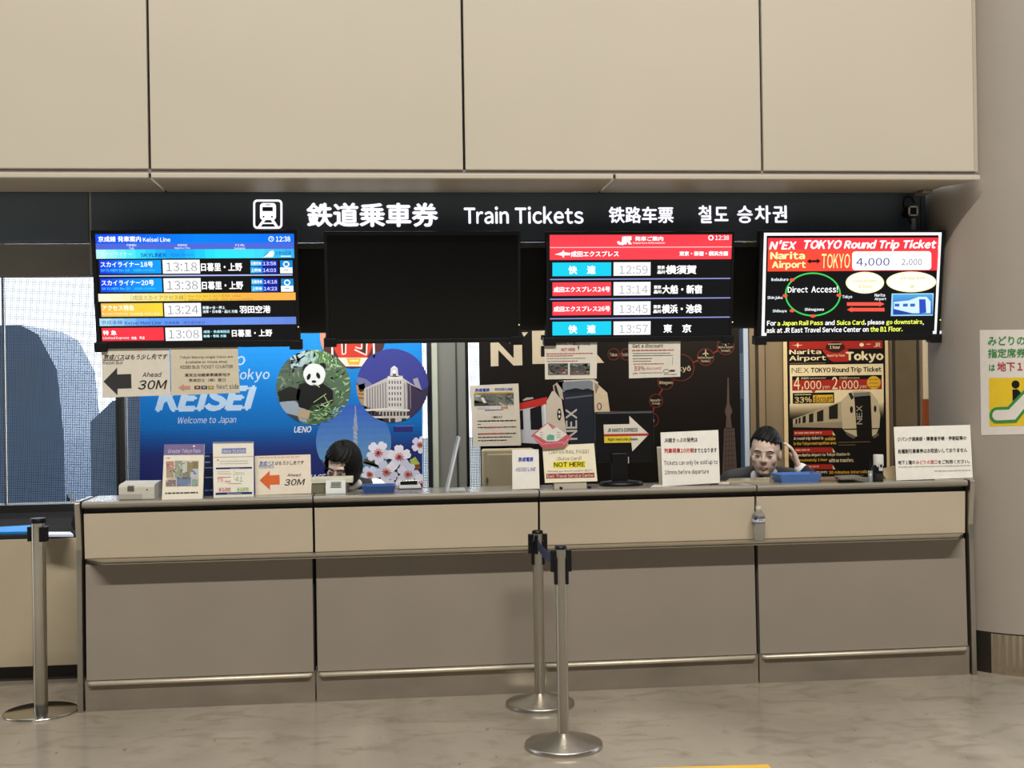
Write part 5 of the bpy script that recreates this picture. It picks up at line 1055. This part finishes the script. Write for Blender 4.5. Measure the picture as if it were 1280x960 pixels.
# customer display
Yd = 6.30; p0 = onY(389, 617, Yd); p1 = onY(441, 597, Yd)
R_ = thing('customer_display', 'cream counter display with small grey readout before the bobbed hair clerk', 'display', ((p0.x + p1.x) / 2, Yd, ZT))
zt_ = p1.z
b = MB(); b.box(p0.x, p1.x, Yd + .02, Yd + .14, zt_ - .028, zt_, pr('#d9d4c0')); b.box(p0.x, p1.x - .03, Yd + .025, Yd + .13, ZT, zt_ - .028, pr('#77745e')); b.build('body', R_, bevel=.003)
q0 = onY(407.5, 614, Yd); q1 = onY(432, 600, Yd)
b = MB(); b.prism([(Yd - .035, ZT), (Yd - .03, ZT + .014), (Yd - .006, q1.z - .002), (Yd + .02, q1.z), (Yd + .02, ZT)], q0.x, q1.x, pr('#d5d6d2')); b.build('readout_case', R_, bevel=.003)
s0 = onY(413.5, 609, Yd - .02); s1 = onY(426.5, 602.2, Yd - .02)
b = MB(); b.prism([(Yd - .026, s0.z), (Yd - .0115, s1.z), (Yd - .0085, s1.z), (Yd - .023, s0.z)], s0.x, s1.x, pr('#8a8f80'))
for k in range(4): xx = s0.x + (s1.x - s0.x) * (.15 + .2 * k); b.prism([(Yd - .0245, s0.z + .006), (Yd - .0155, s1.z - .005), (Yd - .0148, s1.z - .005), (Yd - .0238, s0.z + .006)], xx, xx + .005, pr('#4a4e44'))
b.build('readout', R_)
def tray(px0, px1, y_b, y_t, col, label, Y):
    a, c_ = onY(px0, y_b, Y), onY(px1, y_b, Y); h = max(.018, onY((px0 + px1) / 2, y_t, Y).z - ZT); m = pr(col, .35); w = .006
    x0, x1 = a.x, c_.x; f = .014; Y1 = Y + .16; b = MB()
    vs = []
    for (k, z, d) in ((0, 0, f), (0, h, 0), (0, h, .012), (0, .005, f + .008)):
        vs += [(x0 + d, Y + d, ZT + z), (x1 - d, Y + d, ZT + z), (x1 - d, Y1 - d, ZT + z), (x0 + d, Y1 - d, ZT + z)]
    fs = [(3, 2, 1, 0)]
    for j in range(3):
        for k in range(4): fs.append((4 * j + k, 4 * j + (k + 1) % 4, 4 * j + 4 + (k + 1) % 4, 4 * j + 4 + k))
    fs.append((12, 13, 14, 15)); b.add(vs, fs, m); return tag(b.build('coin_tray'), label, 'tray', 'blue coin trays on the counter')
tray(452, 495, 617, 607.5, '#3f5f9c', 'dark blue coin tray before the clerk with bobbed hair', clampY(475, 617) - .0)
tray(975.5, 1027.5, 603.5, 592.8, '#5b82c8', 'brighter blue coin tray before the clerk in a suit', clampY(1000, 603.5))
# clip board with a silver clip
Y = 6.3; a, c_ = onZ(498, 611.5, ZT), onZ(527, 610.5, ZT)
R_ = thing('clipboard', 'small clipboard with silver clip, right of the dark blue tray', 'clipboard', ((a.x + c_.x) / 2, a.y + .1, ZT))
b = MB(); b.box(a.x, c_.x, a.y - .03, a.y + .2, ZT + .0005, ZT + .006, mat('clipboard_dark', '#3b3a3e')); b.box(a.x + .004, c_.x - .004, a.y - .032, a.y + .19, ZT + .006, ZT + .012, pr('#d0d0d4')); b.build('board', R_)
b = MB(); b.tube([(a.x + .01, a.y + .15, ZT + .03), (c_.x - .015, a.y + .15, ZT + .03)], .005, CHROME, 10); b.prism([(a.y + .12, ZT + .012), (a.y + .15, ZT + .034), (a.y + .18, ZT + .012)], a.x + .012, c_.x - .02, CHROME); b.build('clip', R_)
# clear stand seen edge on
Y = 6.28; a, c_ = onY(558, 612.5, Y), onY(573, 546.5, Y)
b = MB(); t = .011
b.add([(a.x, Y, ZT), (a.x + t, Y, ZT), (c_.x + t, Y, c_.z), (c_.x, Y, c_.z)] + [(a.x, Y + .16, ZT), (a.x + t, Y + .16, ZT), (c_.x + t, Y + .16, c_.z), (c_.x, Y + .16, c_.z)], [(0, 1, 2, 3), (7, 6, 5, 4), (0, 4, 5, 1), (1, 5, 6, 2), (2, 6, 7, 3), (3, 7, 4, 0)], mat('frosted_acrylic', '#d3d7d6', rough=.25))
b.box(a.x - .0, a.x + .1, Y + .01, Y + .15, ZT + .0002, ZT + .004, mat('frosted_acrylic', '#d3d7d6'))
tag(b.build('acrylic_stand'), 'thin clear acrylic stand leaning right, seen edge on before the pillar', 'stand')
# cabinet behind
Yb_ = 7.35; a, c_ = onY(603, 562, Yb_), onY(668, 562, Yb_)
R_ = thing('cabinet', 'tall beige cabinet behind the counter, below the taped white notice', 'cabinet', ((a.x + c_.x) / 2, Yb_ + .2, 0))
b = MB(); b.box(a.x, c_.x, Yb_, Yb_ + .1, 0, a.z, mat('beige_cabinet', '#b3a88c', rough=.45)); b.build('body', R_, bevel=.012)
b = MB(); b.box(a.x + .03, c_.x - .03, Yb_ - .012, Yb_ - .0005, .1, a.z - .03, mat('beige_cabinet', '#b3a88c')); b.box(a.x + .02, a.x + .03, Yb_ - .016, Yb_ - .0005, a.z - .2, a.z - .17, mat('grey_notch', '#5d5a55')); b.build('door', R_, bevel=.004)
def small_card(cv):
    B1 = pr('#2c4cb0'); cv.text('京成電鉄', 647.5, 571.5, 666.5, 577.3, B1, 2, .04, .1); cv.text('KEISEI LINE', 644.5, 584.6, 669, 589.4, pr('#7a86b8'), 2, .02, .25)
standing('card_sign', 'small white card with two blue lines of print, left of the yellow highlighted card', 'card sign', clampY(657, 612), 6, [(640.2, 562), (673.3, 561.6), (674.5, 610.8), (640.5, 611.8)], pr('#f0eae0'), small_card, .004)
def not_here(cv):
    g1 = pr('#9c9684'); cv.text('(JAPAN RAIL PASS)', 686, 562.5, 736, 568, g1, 2, .01); cv.text('(Suica Card)', 696, 570.8, 727, 575.8, g1, 2, .01)
    cv.rect(691.2, 577, 731.5, 585.3, pr('#f0e03a'), 1); cv.text('NOT HERE', 692.5, 578, 731, 584, pr('#1c1a16'), 2, .025); cv.text('Please go down stairs (B1F)', 684.5, 587.8, 740.5, 591, pr('#9a8f7c'), 2, .01)
    cv.rect(682.8, 592.3, 743, 598.3, pr('#982f30'), 1); cv.text('East Travel Service Center', 684, 593, 742.5, 597.3, pr('#e0d2c4'), 2, .02)
R_, _ = standing('card_sign', 'cream card with a yellow highlighted line and dark red bar, on small feet', 'card sign', 6.22, 8, [(678, 557.2), (742.5, 554.3), (746.8, 601.5), (681.2, 603.6)], pr('#efe5c9'), not_here, .003)
for x in (701, 737):
    b = MB(); q = onY(x, 604, 6.22); b.box(q.x - .006, q.x + .006, 6.205, 6.26, ZT, ZT + .012, BLK); b.build('foot', R_)
# folded paper fan on the card
cv = Canvas(*vplane(6.236)); cv.slab([(663.8, 544.5), (684.5, 528.3), (688.5, 530), (714.5, 546.5), (706, 558.5), (679, 561)], pr('#c4606a'), .004)
cv.poly([(668.5, 543), (684.6, 529), (690.5, 536.5), (695, 533.5), (708.5, 543), (697, 551.5), (684, 552)], pr('#e0dcd0'), 1); cv.poly([(683.5, 545), (687, 542.8), (693, 544.2), (692.6, 550), (683.5, 550.5)], pr('#68a890'), 2)
cv.poly([(688, 530.5), (694, 534.5), (690.5, 536.6)], pr('#d27a84'), 2); cv.lines(675, 540, 679, 546, 3, .8, pr('#8a8f80'), 2); cv.lines(696, 540, 701, 546, 3, .8, pr('#8a8f80'), 2)
cv.line((679.5, 555), (705, 552.8), .9, pr('#e0a8a8'), 2); cv.line((666, 546), (679, 556), .9, pr('#e0a8a8'), 2); cv.line((711, 548), (704, 556.5), .9, pr('#e0a8a8'), 2)
o = cv.mb.build('paper_fan'); tag(o, 'red and white fan shaped paper tucked behind the yellow highlighted card', 'paper fan')
# monitor
Ym = 6.36; a, c_ = onY(744, 515, Ym), onY(818, 577, Ym)
R_ = thing('monitor', 'black computer monitor on an oval stand on the counter', 'monitor', ((a.x + c_.x) / 2, Ym, ZT))
b = MB(); b.box(a.x, c_.x, Ym, Ym + .035, c_.z, a.z, BLK); b.box(a.x + .004, c_.x - .004, Ym - .012, Ym, c_.z + .004, a.z - .004, BLK); b.build('screen_case', R_, bevel=.006)
q = onY(773.5, 590, Ym)
b = MB(); b.box(q.x - .042, q.x + .042, Ym - .03, Ym - .0, ZT + .01, onY(773, 566, Ym).z, BLK); b.build('stand', R_, bevel=.004)
b = MB(); vs = []; b.lathe([(.118, 0), (.12, .006), (.114, .02), (.05, .028)], (0, 0, 0), BLK, 40); b.v = [(q.x + .012 + v[0], Ym + .0 + v[1] * .75, ZT + v[2]) for v in b.v]; b.build('base', R_)
b = MB(); b.box(q.x - .1, q.x - .085, Ym - .004, Ym, c_.z + .01, c_.z + .016, WHP); b.build('port_label', R_); b = MB(); b.box(q.x + .048, q.x + .052, Ym - .02, Ym - .014, c_.z - .005, c_.z + .03, WHP); b.build('cable_tag', R_)
cv = Canvas(*vplane(Ym - .018)); cv.slab([(754.5, 530.8), (787, 530), (786.6, 519.8), (811.3, 542.8), (790.5, 564.2), (789.3, 553.2), (755.5, 553.8)], pr('#ddd6c6'), .002)
cv.poly([(755, 542.6), (811, 541.6), (811.2, 543), (809.5, 544.6), (755.2, 545.6)], pr('#b23a30'), 1); cv.poly([(755.2, 545.8), (788.8, 545.2), (789.2, 553), (755.4, 553.6)], pr('#e2cc3c'), 1)
cv.text('JR NARITA EXPRESS', 759.5, 535.5, 797, 540.3, pr('#2e4a52'), 2, .03); cv.text('Right hand side please', 760, 547.5, 797, 552, pr('#3a3418'), 2, .03)
tag(cv.mb.build('arrow_sign'), 'white right pointing arrow sign with red stripe stuck on the monitor', 'sign')
# big white signs
def big_sign(cv):
    K = pr('#2c2926'); Rd = pr('#bc4040'); cv.text('JR線きっぷの発売は', 830, 547.5, 872, 553.5, K, 2, .015); cv.text('列車発車10分前', 830.3, 560.5, 867.5, 566.8, Rd, 2, .03); cv.text('までとなります', 868, 560.3, 896, 566, K, 2, .02)
    cv.text('Tickets can only be sold up to', 830, 575.8, 897, 583, pr('#3a3630'), 2, .008); cv.text('10mins before departure', 831, 587.5, 886, 594.5, pr('#3a3630'), 2, .008)
standing('table_sign', 'white table sign with four lines of print, beside the monitor', 'sign', clampY(864, 607), 7, [(825.7, 540.6), (897.8, 537.4), (900, 603.5), (828.3, 608)], pr('#f0ebe1'), big_sign, .004, .07, 'white table signs on the counter')
cv = Canvas(*vplane(6.345)); cv.slab([(821, 558.5), (832, 558), (834, 605), (824, 606)], pr('#d4cdbc'), .003); o = cv.mb.build('card_sign'); tag(o, 'blank card edge showing behind the four line table sign', 'card sign')
def right_sign(cv):
    K = pr('#2c2926'); Rd = pr('#c04040'); cv.text('ジパング倶楽部・障害者手帳・学割証等の', 1121.5, 546.5, 1208, 552, K, 2, .02); cv.text('各種割引乗車券はお取扱いしておりません', 1122, 561.5, 1209, 567.2, K, 2, .02)
    cv.text('地下１階の', 1122.5, 575.6, 1144, 581, K, 2, .02); cv.text('みどりの窓口', 1145, 575.4, 1171.5, 580.6, Rd, 2, .02); cv.text('をご利用ください。', 1172.5, 575, 1212, 580.2, K, 2, .02)
    cv.lines(1123, 583.3, 1213, 583.3, 1, 1.3, pr('#b8ae9c')); cv.lines(1168, 588.2, 1213, 588.2, 1, 1.4, pr('#b8ae9c'))
standing('table_sign', 'white table sign at the right end of the counter, one phrase in red', 'sign', clampY(1167, 600), 7, [(1117.3, 533.6), (1212.7, 531), (1216, 597), (1120.5, 600.5)], pr('#f0ebe1'), right_sign, .004, .07, 'white table signs on the counter')
zt = ZT + .0004
paper(((813, 609.2), (818, 606.2), (832, 605.6), (830, 609)), zt, pr('#d8d2c2'), 'paper_sheet', 'white sheet lying under the four line table sign', 'paper', .002)
paper(((898, 605.3), (900, 603.2), (912, 602.5), (911, 605)), zt, pr('#d8cfb8'), 'paper_sheet', 'small cream slip lying right of the four line table sign', 'paper', .003)
paper(((908, 603.4), (912, 600.2), (964, 598.6), (962, 602.6)), zt, pr('#b8ac90', .15), 'document_folder', 'glossy cream document folder lying before the suited clerk', 'folder', .01)
paper(((1024, 602.3), (1027, 598.8), (1045, 598.2), (1047, 601.8)), zt, pr('#7a6248'), 'wooden_board', 'small brown board lying right of the brighter blue tray', 'board', .012)
paper(((1050, 599.8), (1043, 595.8), (1068, 594.8), (1084, 599)), zt + .018, pr('#6e6a5e'), 'tablet', 'grey flat tablet between the brown board and the ink bottle', 'tablet', .006)
tb = [o for o in bpy.data.objects if o.name == 'tablet'][0]
b = MB(); q = onZ(1064, 598.5, ZT); b.box(q.x - .07, q.x + .07, q.y - .02, q.y + .02, ZT, ZT + .0185, BLK); b.build('foot', None).parent = tb
# ink bottle and pen stand
q = onZ(1097, 602, ZT); yq = min(q.y, 6.3)
R_ = thing('ink_bottle', 'dark glass bottle with white cap beside the right table sign', 'bottle', (q.x, yq, ZT))
b = MB(); b.lathe([(.028, 0), (.031, .004), (.031, .07), (.026, .085), (.022, .09)], (q.x, yq, ZT), mat('dark_glass', '#17181a', rough=.1), 24); b.build('body', R_)
b = MB(); b.lathe([(.027, .086), (.027, .14), (.025, .145)], (q.x + .006, yq, ZT), pr('#d6d4cc'), 24); b.build('cap', R_)
b = MB(); b.box(q.x - .005, q.x + .016, yq - .034, yq - .029, ZT + .06, ZT + .1, pr('#c8c6c0')); b.box(q.x + .001, q.x + .012, yq - .0355, yq - .034, ZT + .078, ZT + .094, BLK); b.build('tag', R_)
q2 = onZ(1087, 602, ZT)
R_ = thing('pen_holder', 'clear holder with one dark pen, left of the ink bottle', 'pen holder', (q2.x, yq, ZT))
b = MB(); b.lathe([(.012, 0), (.012, .06), (.010, .06), (.010, .004)], (q2.x, yq, ZT), mat('frosted_grey', '#8d918f', rough=.2), 20); b.build('cup', R_)
b = MB(); b.tube([(q2.x, yq, ZT + .005), (q2.x + .002, yq, ZT + .115)], [.005, .003], BLK, 10); b.build('pen', R_)
# folded beige envelope
q = [onY(x, y, 6.36) for x, y in ((1104, 587.5), (1124, 583), (1126, 600), (1108, 600.2))]
b = MB(); b.add([(v.x, 6.36 + (.05 if i < 2 else 0), max(v.z, ZT)) for i, v in enumerate(q)] + [(v.x, 6.37 + (.05 if i < 2 else 0), max(v.z, ZT)) for i, v in enumerate(q)], [(3, 2, 1, 0), (4, 5, 6, 7), (0, 1, 5, 4), (1, 2, 6, 5), (2, 3, 7, 6), (3, 0, 4, 7)], pr('#c2ac84'))
tag(b.build('envelope'), 'beige folded envelope half behind the right table sign', 'envelope')
paper(((1168, 600.3), (1172, 598), (1221, 595.6), (1216, 598.8)), ZT + .0006, pr('#cfc8ba'), 'paper_sheet', 'sheet lying under the table sign at the right end', 'paper', .002)

# ------------------------------------------------------------------ the two clerks, seated behind the counter
SKIN = mat('skin', '#e3c8b6', rough=.5, var=.05, scale=20)
HAIR = mat('black_hair', '#0b0a0a', rough=.6, spec=.3, var=.2, scale=90, stretch=(1, 1, .15), bump=.4, bscale=150)
SUIT = mat('black_suit', '#17181d', rough=.8, scale=60)
SHIRT = mat('white_shirt', '#e4e2e0', rough=.7)
def chain(mb, pts, rs, m):
    pts = [Vector(p) for p in pts]; P2 = []; R2 = []
    for i in range(len(pts) - 1):
        for k in range(4): t = k / 4; P2.append(pts[i].lerp(pts[i + 1], t)); R2.append(rs[i] * (1 - t) + rs[i + 1] * t)
    P2.append(pts[-1]); R2.append(rs[-1]); mb.tube(P2, R2, m, 12); mb.ball(pts[0], rs[0], m, 12); mb.ball(pts[-1], rs[-1], m, 12)
    for i in range(1, len(pts) - 1): mb.ball(pts[i], rs[i], m, 12)
def hand(mb, wrist, d, palm_n, side, curl, m, s=1.):
    """palm, four fingers of unequal length with two bends, and a thumb from the side of the palm"""
    d = Vector(d).normalized(); n = Vector(palm_n); n = (n - d * n.dot(d)).normalized(); u = d.cross(n) * side; w = Vector(wrist)
    for k in (-.028, -.01, .01, .028): chain(mb, [w + u * k * .6 * s, w + d * .085 * s + u * k * s], [.016 * s, .013 * s], m)
    for k, L in ((-.031, .068), (-.0105, .08), (.0105, .075), (.031, .058)):
        p = w + d * .088 * s + u * k * s; a = .25 * curl; pts = [p]; dd = d
        for seg, f in ((0, .45), (1, .32), (2, .26)):
            dd = (dd * math.cos(a) + n * math.sin(a)).normalized(); p = p + dd * L * f * s; pts.append(p); a = .55 * curl
        chain(mb, pts, [.0092 * s, .0085 * s, .008 * s, .007 * s], m)
    t0 = w + d * .025 * s - u * .026 * s; t1 = t0 - u * .028 * s + d * .03 * s + n * .012 * s; t2 = t1 - u * .006 * s + d * .032 * s + n * .008 * s
    chain(mb, [t0, t1, t2], [.013 * s, .0105 * s, .008 * s], m)
def remesh(o, vox, sm=4):
    r = o.modifiers.new('remesh', 'REMESH'); r.mode = 'VOXEL'; r.voxel_size = vox; r.use_smooth_shade = True
    if sm: s = o.modifiers.new('smooth', 'SMOOTH'); s.factor = .5; s.iterations = sm
    return o
def clerk(name, label, head, yaw, pitch, roll, sc, seat, arms, female):
    Hd = Matrix.Translation(head) @ Matrix.Rotation(yaw, 4, 'Z') @ Matrix.Rotation(roll, 4, 'Y') @ Matrix.Rotation(pitch, 4, 'X') @ Matrix.Scale(sc, 4)
    def h(*p): return Hd @ Vector(p)
    R3 = Hd.to_3x3()
    root = thing('person', label, 'person', (seat[0], seat[1], 0))
    neck = h(0, .035, -.10); base = neck + Vector((0, .05, -.035)); sh = .165 if female else .19
    pel = Vector(seat); chest = base.lerp(pel, .33); waist = base.lerp(pel, .68)
    S_ = {s: base + Vector((s * sh, .02, -.03)) for s in (-1, 1)}
    b = MB()
    b.ball(h(0, .012, .025), (.074 * sc, .095 * sc, .096 * sc), SKIN, 24, R3); b.ball(h(0, -.02, -.04), (.062 * sc, .068 * sc, .074 * sc), SKIN, 24, R3); b.ball(h(0, -.056, -.09), (.032 * sc, .028 * sc, .024 * sc), SKIN, 16, R3)
    b.ball(h(0, -.073, .028), (.05 * sc, .016 * sc, .014 * sc), SKIN, 16, R3)
    chain(b, [h(0, -.086, .012), h(0, -.1, -.022)], [.007 * sc, .0105 * sc], SKIN)
    for s in (-1, 1):
        b.ball(h(s * .012, -.094, -.026), .0085 * sc, SKIN, 10); b.ball(h(s * .036, -.056, -.022), (.03 * sc, .024 * sc, .032 * sc), SKIN, 14, R3)
        b.ball(h(s * .077, .012, -.012), (.009 * sc, .018 * sc, .031 * sc), SKIN, 14, R3); b.ball(h(s * .08, .014, -.032), (.007 * sc, .01 * sc, .012 * sc), SKIN, 10, R3)
    chain(b, [h(0, .02, -.05), neck, base], [.05 * sc, .05, .055], SKIN)
    chain(b, [base, chest, waist, pel], [.07, .12, .115, .13], SKIN)
    chain(b, [S_[-1], base, S_[1]], [.052, .06, .052], SKIN)
    for s, (el, wr, hd, pn, cu) in arms.items():
        chain(b, [S_[s], el, wr], [.048, .038, .026], SKIN); hand(b, wr, hd, pn, s, cu, SKIN)
    for s in (-1, 1):
        kn = pel + Vector((s * .1, -.4, .0)); chain(b, [pel + Vector((s * .08, 0, -.02)), kn, kn + Vector((0, .08, -.4))], [.085, .058, .04], SKIN)
        chain(b, [kn + Vector((0, .1, -.43)), kn + Vector((0, -.1, -.45))], [.036, .03], SKIN)
    o = remesh(b.build('body', root), .0055)
    # clothing
    J = SUIT
    b = MB(); t = 1.0
    chain(b, [base + Vector((0, .005, -.05)), chest, waist, pel], [.082, .142, .138, .15], J); chain(b, [S_[-1] + Vector((0, 0, -.003)), base + Vector((0, .012, -.012)), S_[1] + Vector((0, 0, -.003))], [.064, .076, .064], J)
    if not female:
        for s, (el, wr, hd, pn, cu) in arms.items(): e2 = wr.lerp(el, .28); chain(b, [S_[s], el, e2], [.062, .052, .044], J)
    for s in (-1, 1):
        kn = pel + Vector((s * .1, -.4, .0)); chain(b, [pel + Vector((s * .08, 0, -.02)), kn, kn + Vector((0, .08, -.38))], [.1, .07, .055], J)
    o = remesh(b.build('vest' if female else 'jacket', root), .008)
    b = MB()
    for s in (-1, 1):
        kn = pel + Vector((s * .1, -.4, .0)); chain(b, [kn + Vector((0, .1, -.435)), kn + Vector((0, -.12, -.45))], [.045, .038], BLK)
    for v in range(len(b.v)): b.v[v] = (b.v[v][0], b.v[v][1], max(.005, b.v[v][2]))
    b.build('shoes', root)
    b = MB()
    if female:
        for s, (el, wr, hd, pn, cu) in arms.items(): chain(b, [S_[s] + Vector((0, 0, .004)), el, wr.lerp(el, .15)], [.066, .05, .038], SHIRT)
    else:
        for s, (el, wr, hd, pn, cu) in arms.items():
            q = MB(); chain(q, [wr.lerp(el, .3), wr.lerp(el, .12)], [.041, .039], SHIRT); remesh(q.build('cuff', root), .006, 2)
    # collar ring round the neck and a shirt front
    fwd = Vector((math.sin(yaw), -math.cos(yaw), 0))
    for s in (-1, 1):
        sd = Vector((math.cos(yaw), math.sin(yaw), 0)) * s
        chain(b, [neck.lerp(base, .35) - fwd * .045 + sd * .02, neck.lerp(base, .55) + sd * (.07 if female else .06), base + fwd * .085 + sd * .028 + Vector((0, 0, -.008))], [.021, .027, .024] if female else [.014, .018, .016], SHIRT)
        chain(b, [base + fwd * .075 + sd * .035 + Vector((0, 0, .0)), chest + fwd * .14 + sd * .01], [.03, .014], SHIRT)
    remesh(b.build('shirt', root), .006, 2)
    if not female:
        b = MB(); k0 = base + fwd * .10 + Vector((0, 0, -.014))
        chain(b, [k0, k0 + Vector((0, 0, -.022))], [.017, .012], BLK); chain(b, [k0 + Vector((0, 0, -.03)), chest + fwd * .165], [.012, .022], BLK); b.build('tie', root)
    # face details
    for s in (-1, 1):
        b = MB(); b.ball(h(s * .032, -.083, .007), (.014 * sc, .007 * sc, .0036 * sc), pr('#cfc4bc'), 14, R3); b.ball(h(s * .032, -.0885, .006), (.0055 * sc, .003 * sc, .0034 * sc), pr('#2a1e1a'), 12, R3); b.build('eye', root)
        b = MB(); chain(b, [h(s * .016, -.0935, .027), h(s * .034, -.0925, .032), h(s * .05, -.083, .026)], [.0032, .0038, .0022], HAIR); b.build('eyebrow', root)
    b = MB(); chain(b, [h(-.022, -.083, -.062), h(0, -.0905, -.058), h(.022, -.083, -.062)], [.003, .0052, .003], pr('#b8887a')); chain(b, [h(-.016, -.083, -.067), h(0, -.089, -.069), h(.016, -.083, -.067)], [.003, .0055, .003], pr('#b8887a')); b.build('mouth', root)
    # hair
    b = MB(); n = 112; m_ = 56; vs = []; rnd = random.Random(3)
    for i in range(m_ + 1):
        th = math.pi * i / m_
        for k in range(n):
            ph = 2 * math.pi * k / n; x, y, z = math.sin(th) * math.cos(ph), math.sin(th) * math.sin(ph), math.cos(th)
            j = 1 + .02 * math.sin(ph * 17 + i) + rnd.uniform(-.012, .012)
            if female: r_ = (.1 * j, .112 * j, .12 * j); zz = .028 + z * r_[2] * (1.0 if z > 0 else 1.28); sq = 1 if z > -.2 else 1.06; vs.append(h(x * r_[0] * sq, .018 + y * r_[1] * sq, zz))
            else: r_ = (.086 * j, .108 * j, .113 * j); vs.append(h(x * r_[0], .016 + y * r_[1], .03 + z * r_[2]))
    fs = []
    for i in range(m_):
        for k in range(n):
            th = math.pi * (i + .5) / m_; ph = 2 * math.pi * (k + .5) / n; x, y, z = math.sin(th) * math.cos(ph), math.sin(th) * math.sin(ph), math.cos(th)
            if female:
                face = y < -.3 and z < .40 + .03 * math.sin(ph * 23) and x < .55 and x > -.8; cut = z < -.86 or (z < -.55 and y > .9)
            else:
                face = (y < -.18 and z < .52 + .03 * math.sin(ph * 19) - .25 * max(0, x)) ; cut = z < -.42 or (abs(x) > .6 and z < -.05 and y < .35)
            if face or cut: continue
            fs.append((i * n + k, (i + 1) * n + k, (i + 1) * n + (k + 1) % n, i * n + (k + 1) % n))
    b.add(vs, fs, HAIR, True); o = b.build('hair', root, weld=False)
    sd_ = o.modifiers.new('solidify', 'SOLIDIFY'); sd_.thickness = .012 * sc; sd_.offset = -1
    return root
Yh = 6.74
hc = onY(957, 566, Yh); hp = onY(979, 566, Yh - .03); el = onY(1023, 607, 6.62); el.z = 1.0
lh = hc + Vector((-.28, -.05, -.36))
clerk('person', 'clerk in a black suit and tie, head down, raised hand holding his ear', hc, math.radians(-24), math.radians(10), math.radians(4), 1.06, (hc.x + .02, hc.y + .3, .52),
      {1: (el, hc + Vector((.178, -.05, -.085)), (-.3, .02, .95), (-.93, .2, -.3), .75), -1: (hc + Vector((-.27, .1, -.42)), hc + Vector((-.2, .04, -.42)), (.3, -.9, -.1), (0, 0, -1), .6)}, False)
hc2 = onY(428, 584, 6.78)
clerk('person', 'clerk with black bobbed hair, white shirt and dark vest, head bowed', hc2, math.radians(-22), math.radians(22), math.radians(8), 1.02, (hc2.x + .08, hc2.y + .3, .5),
      {1: (hc2 + Vector((.3, .05, -.27)), hc2 + Vector((.16, -.02, -.36)), (-.4, -.8, -.1), (0, 0, -1), .6), -1: (hc2 + Vector((-.2, .06, -.38)), hc2 + Vector((-.1, -.02, -.4)), (.3, -.9, -.1), (0, 0, -1), .6)}, True)
office_chair('office_chair', 'office chair under the clerk in a black suit', hc.x + .02, hc.y + .32, 0, .365)
office_chair('office_chair', 'office chair under the clerk with bobbed hair', hc2.x + .08, hc2.y + .32, 0, .345)
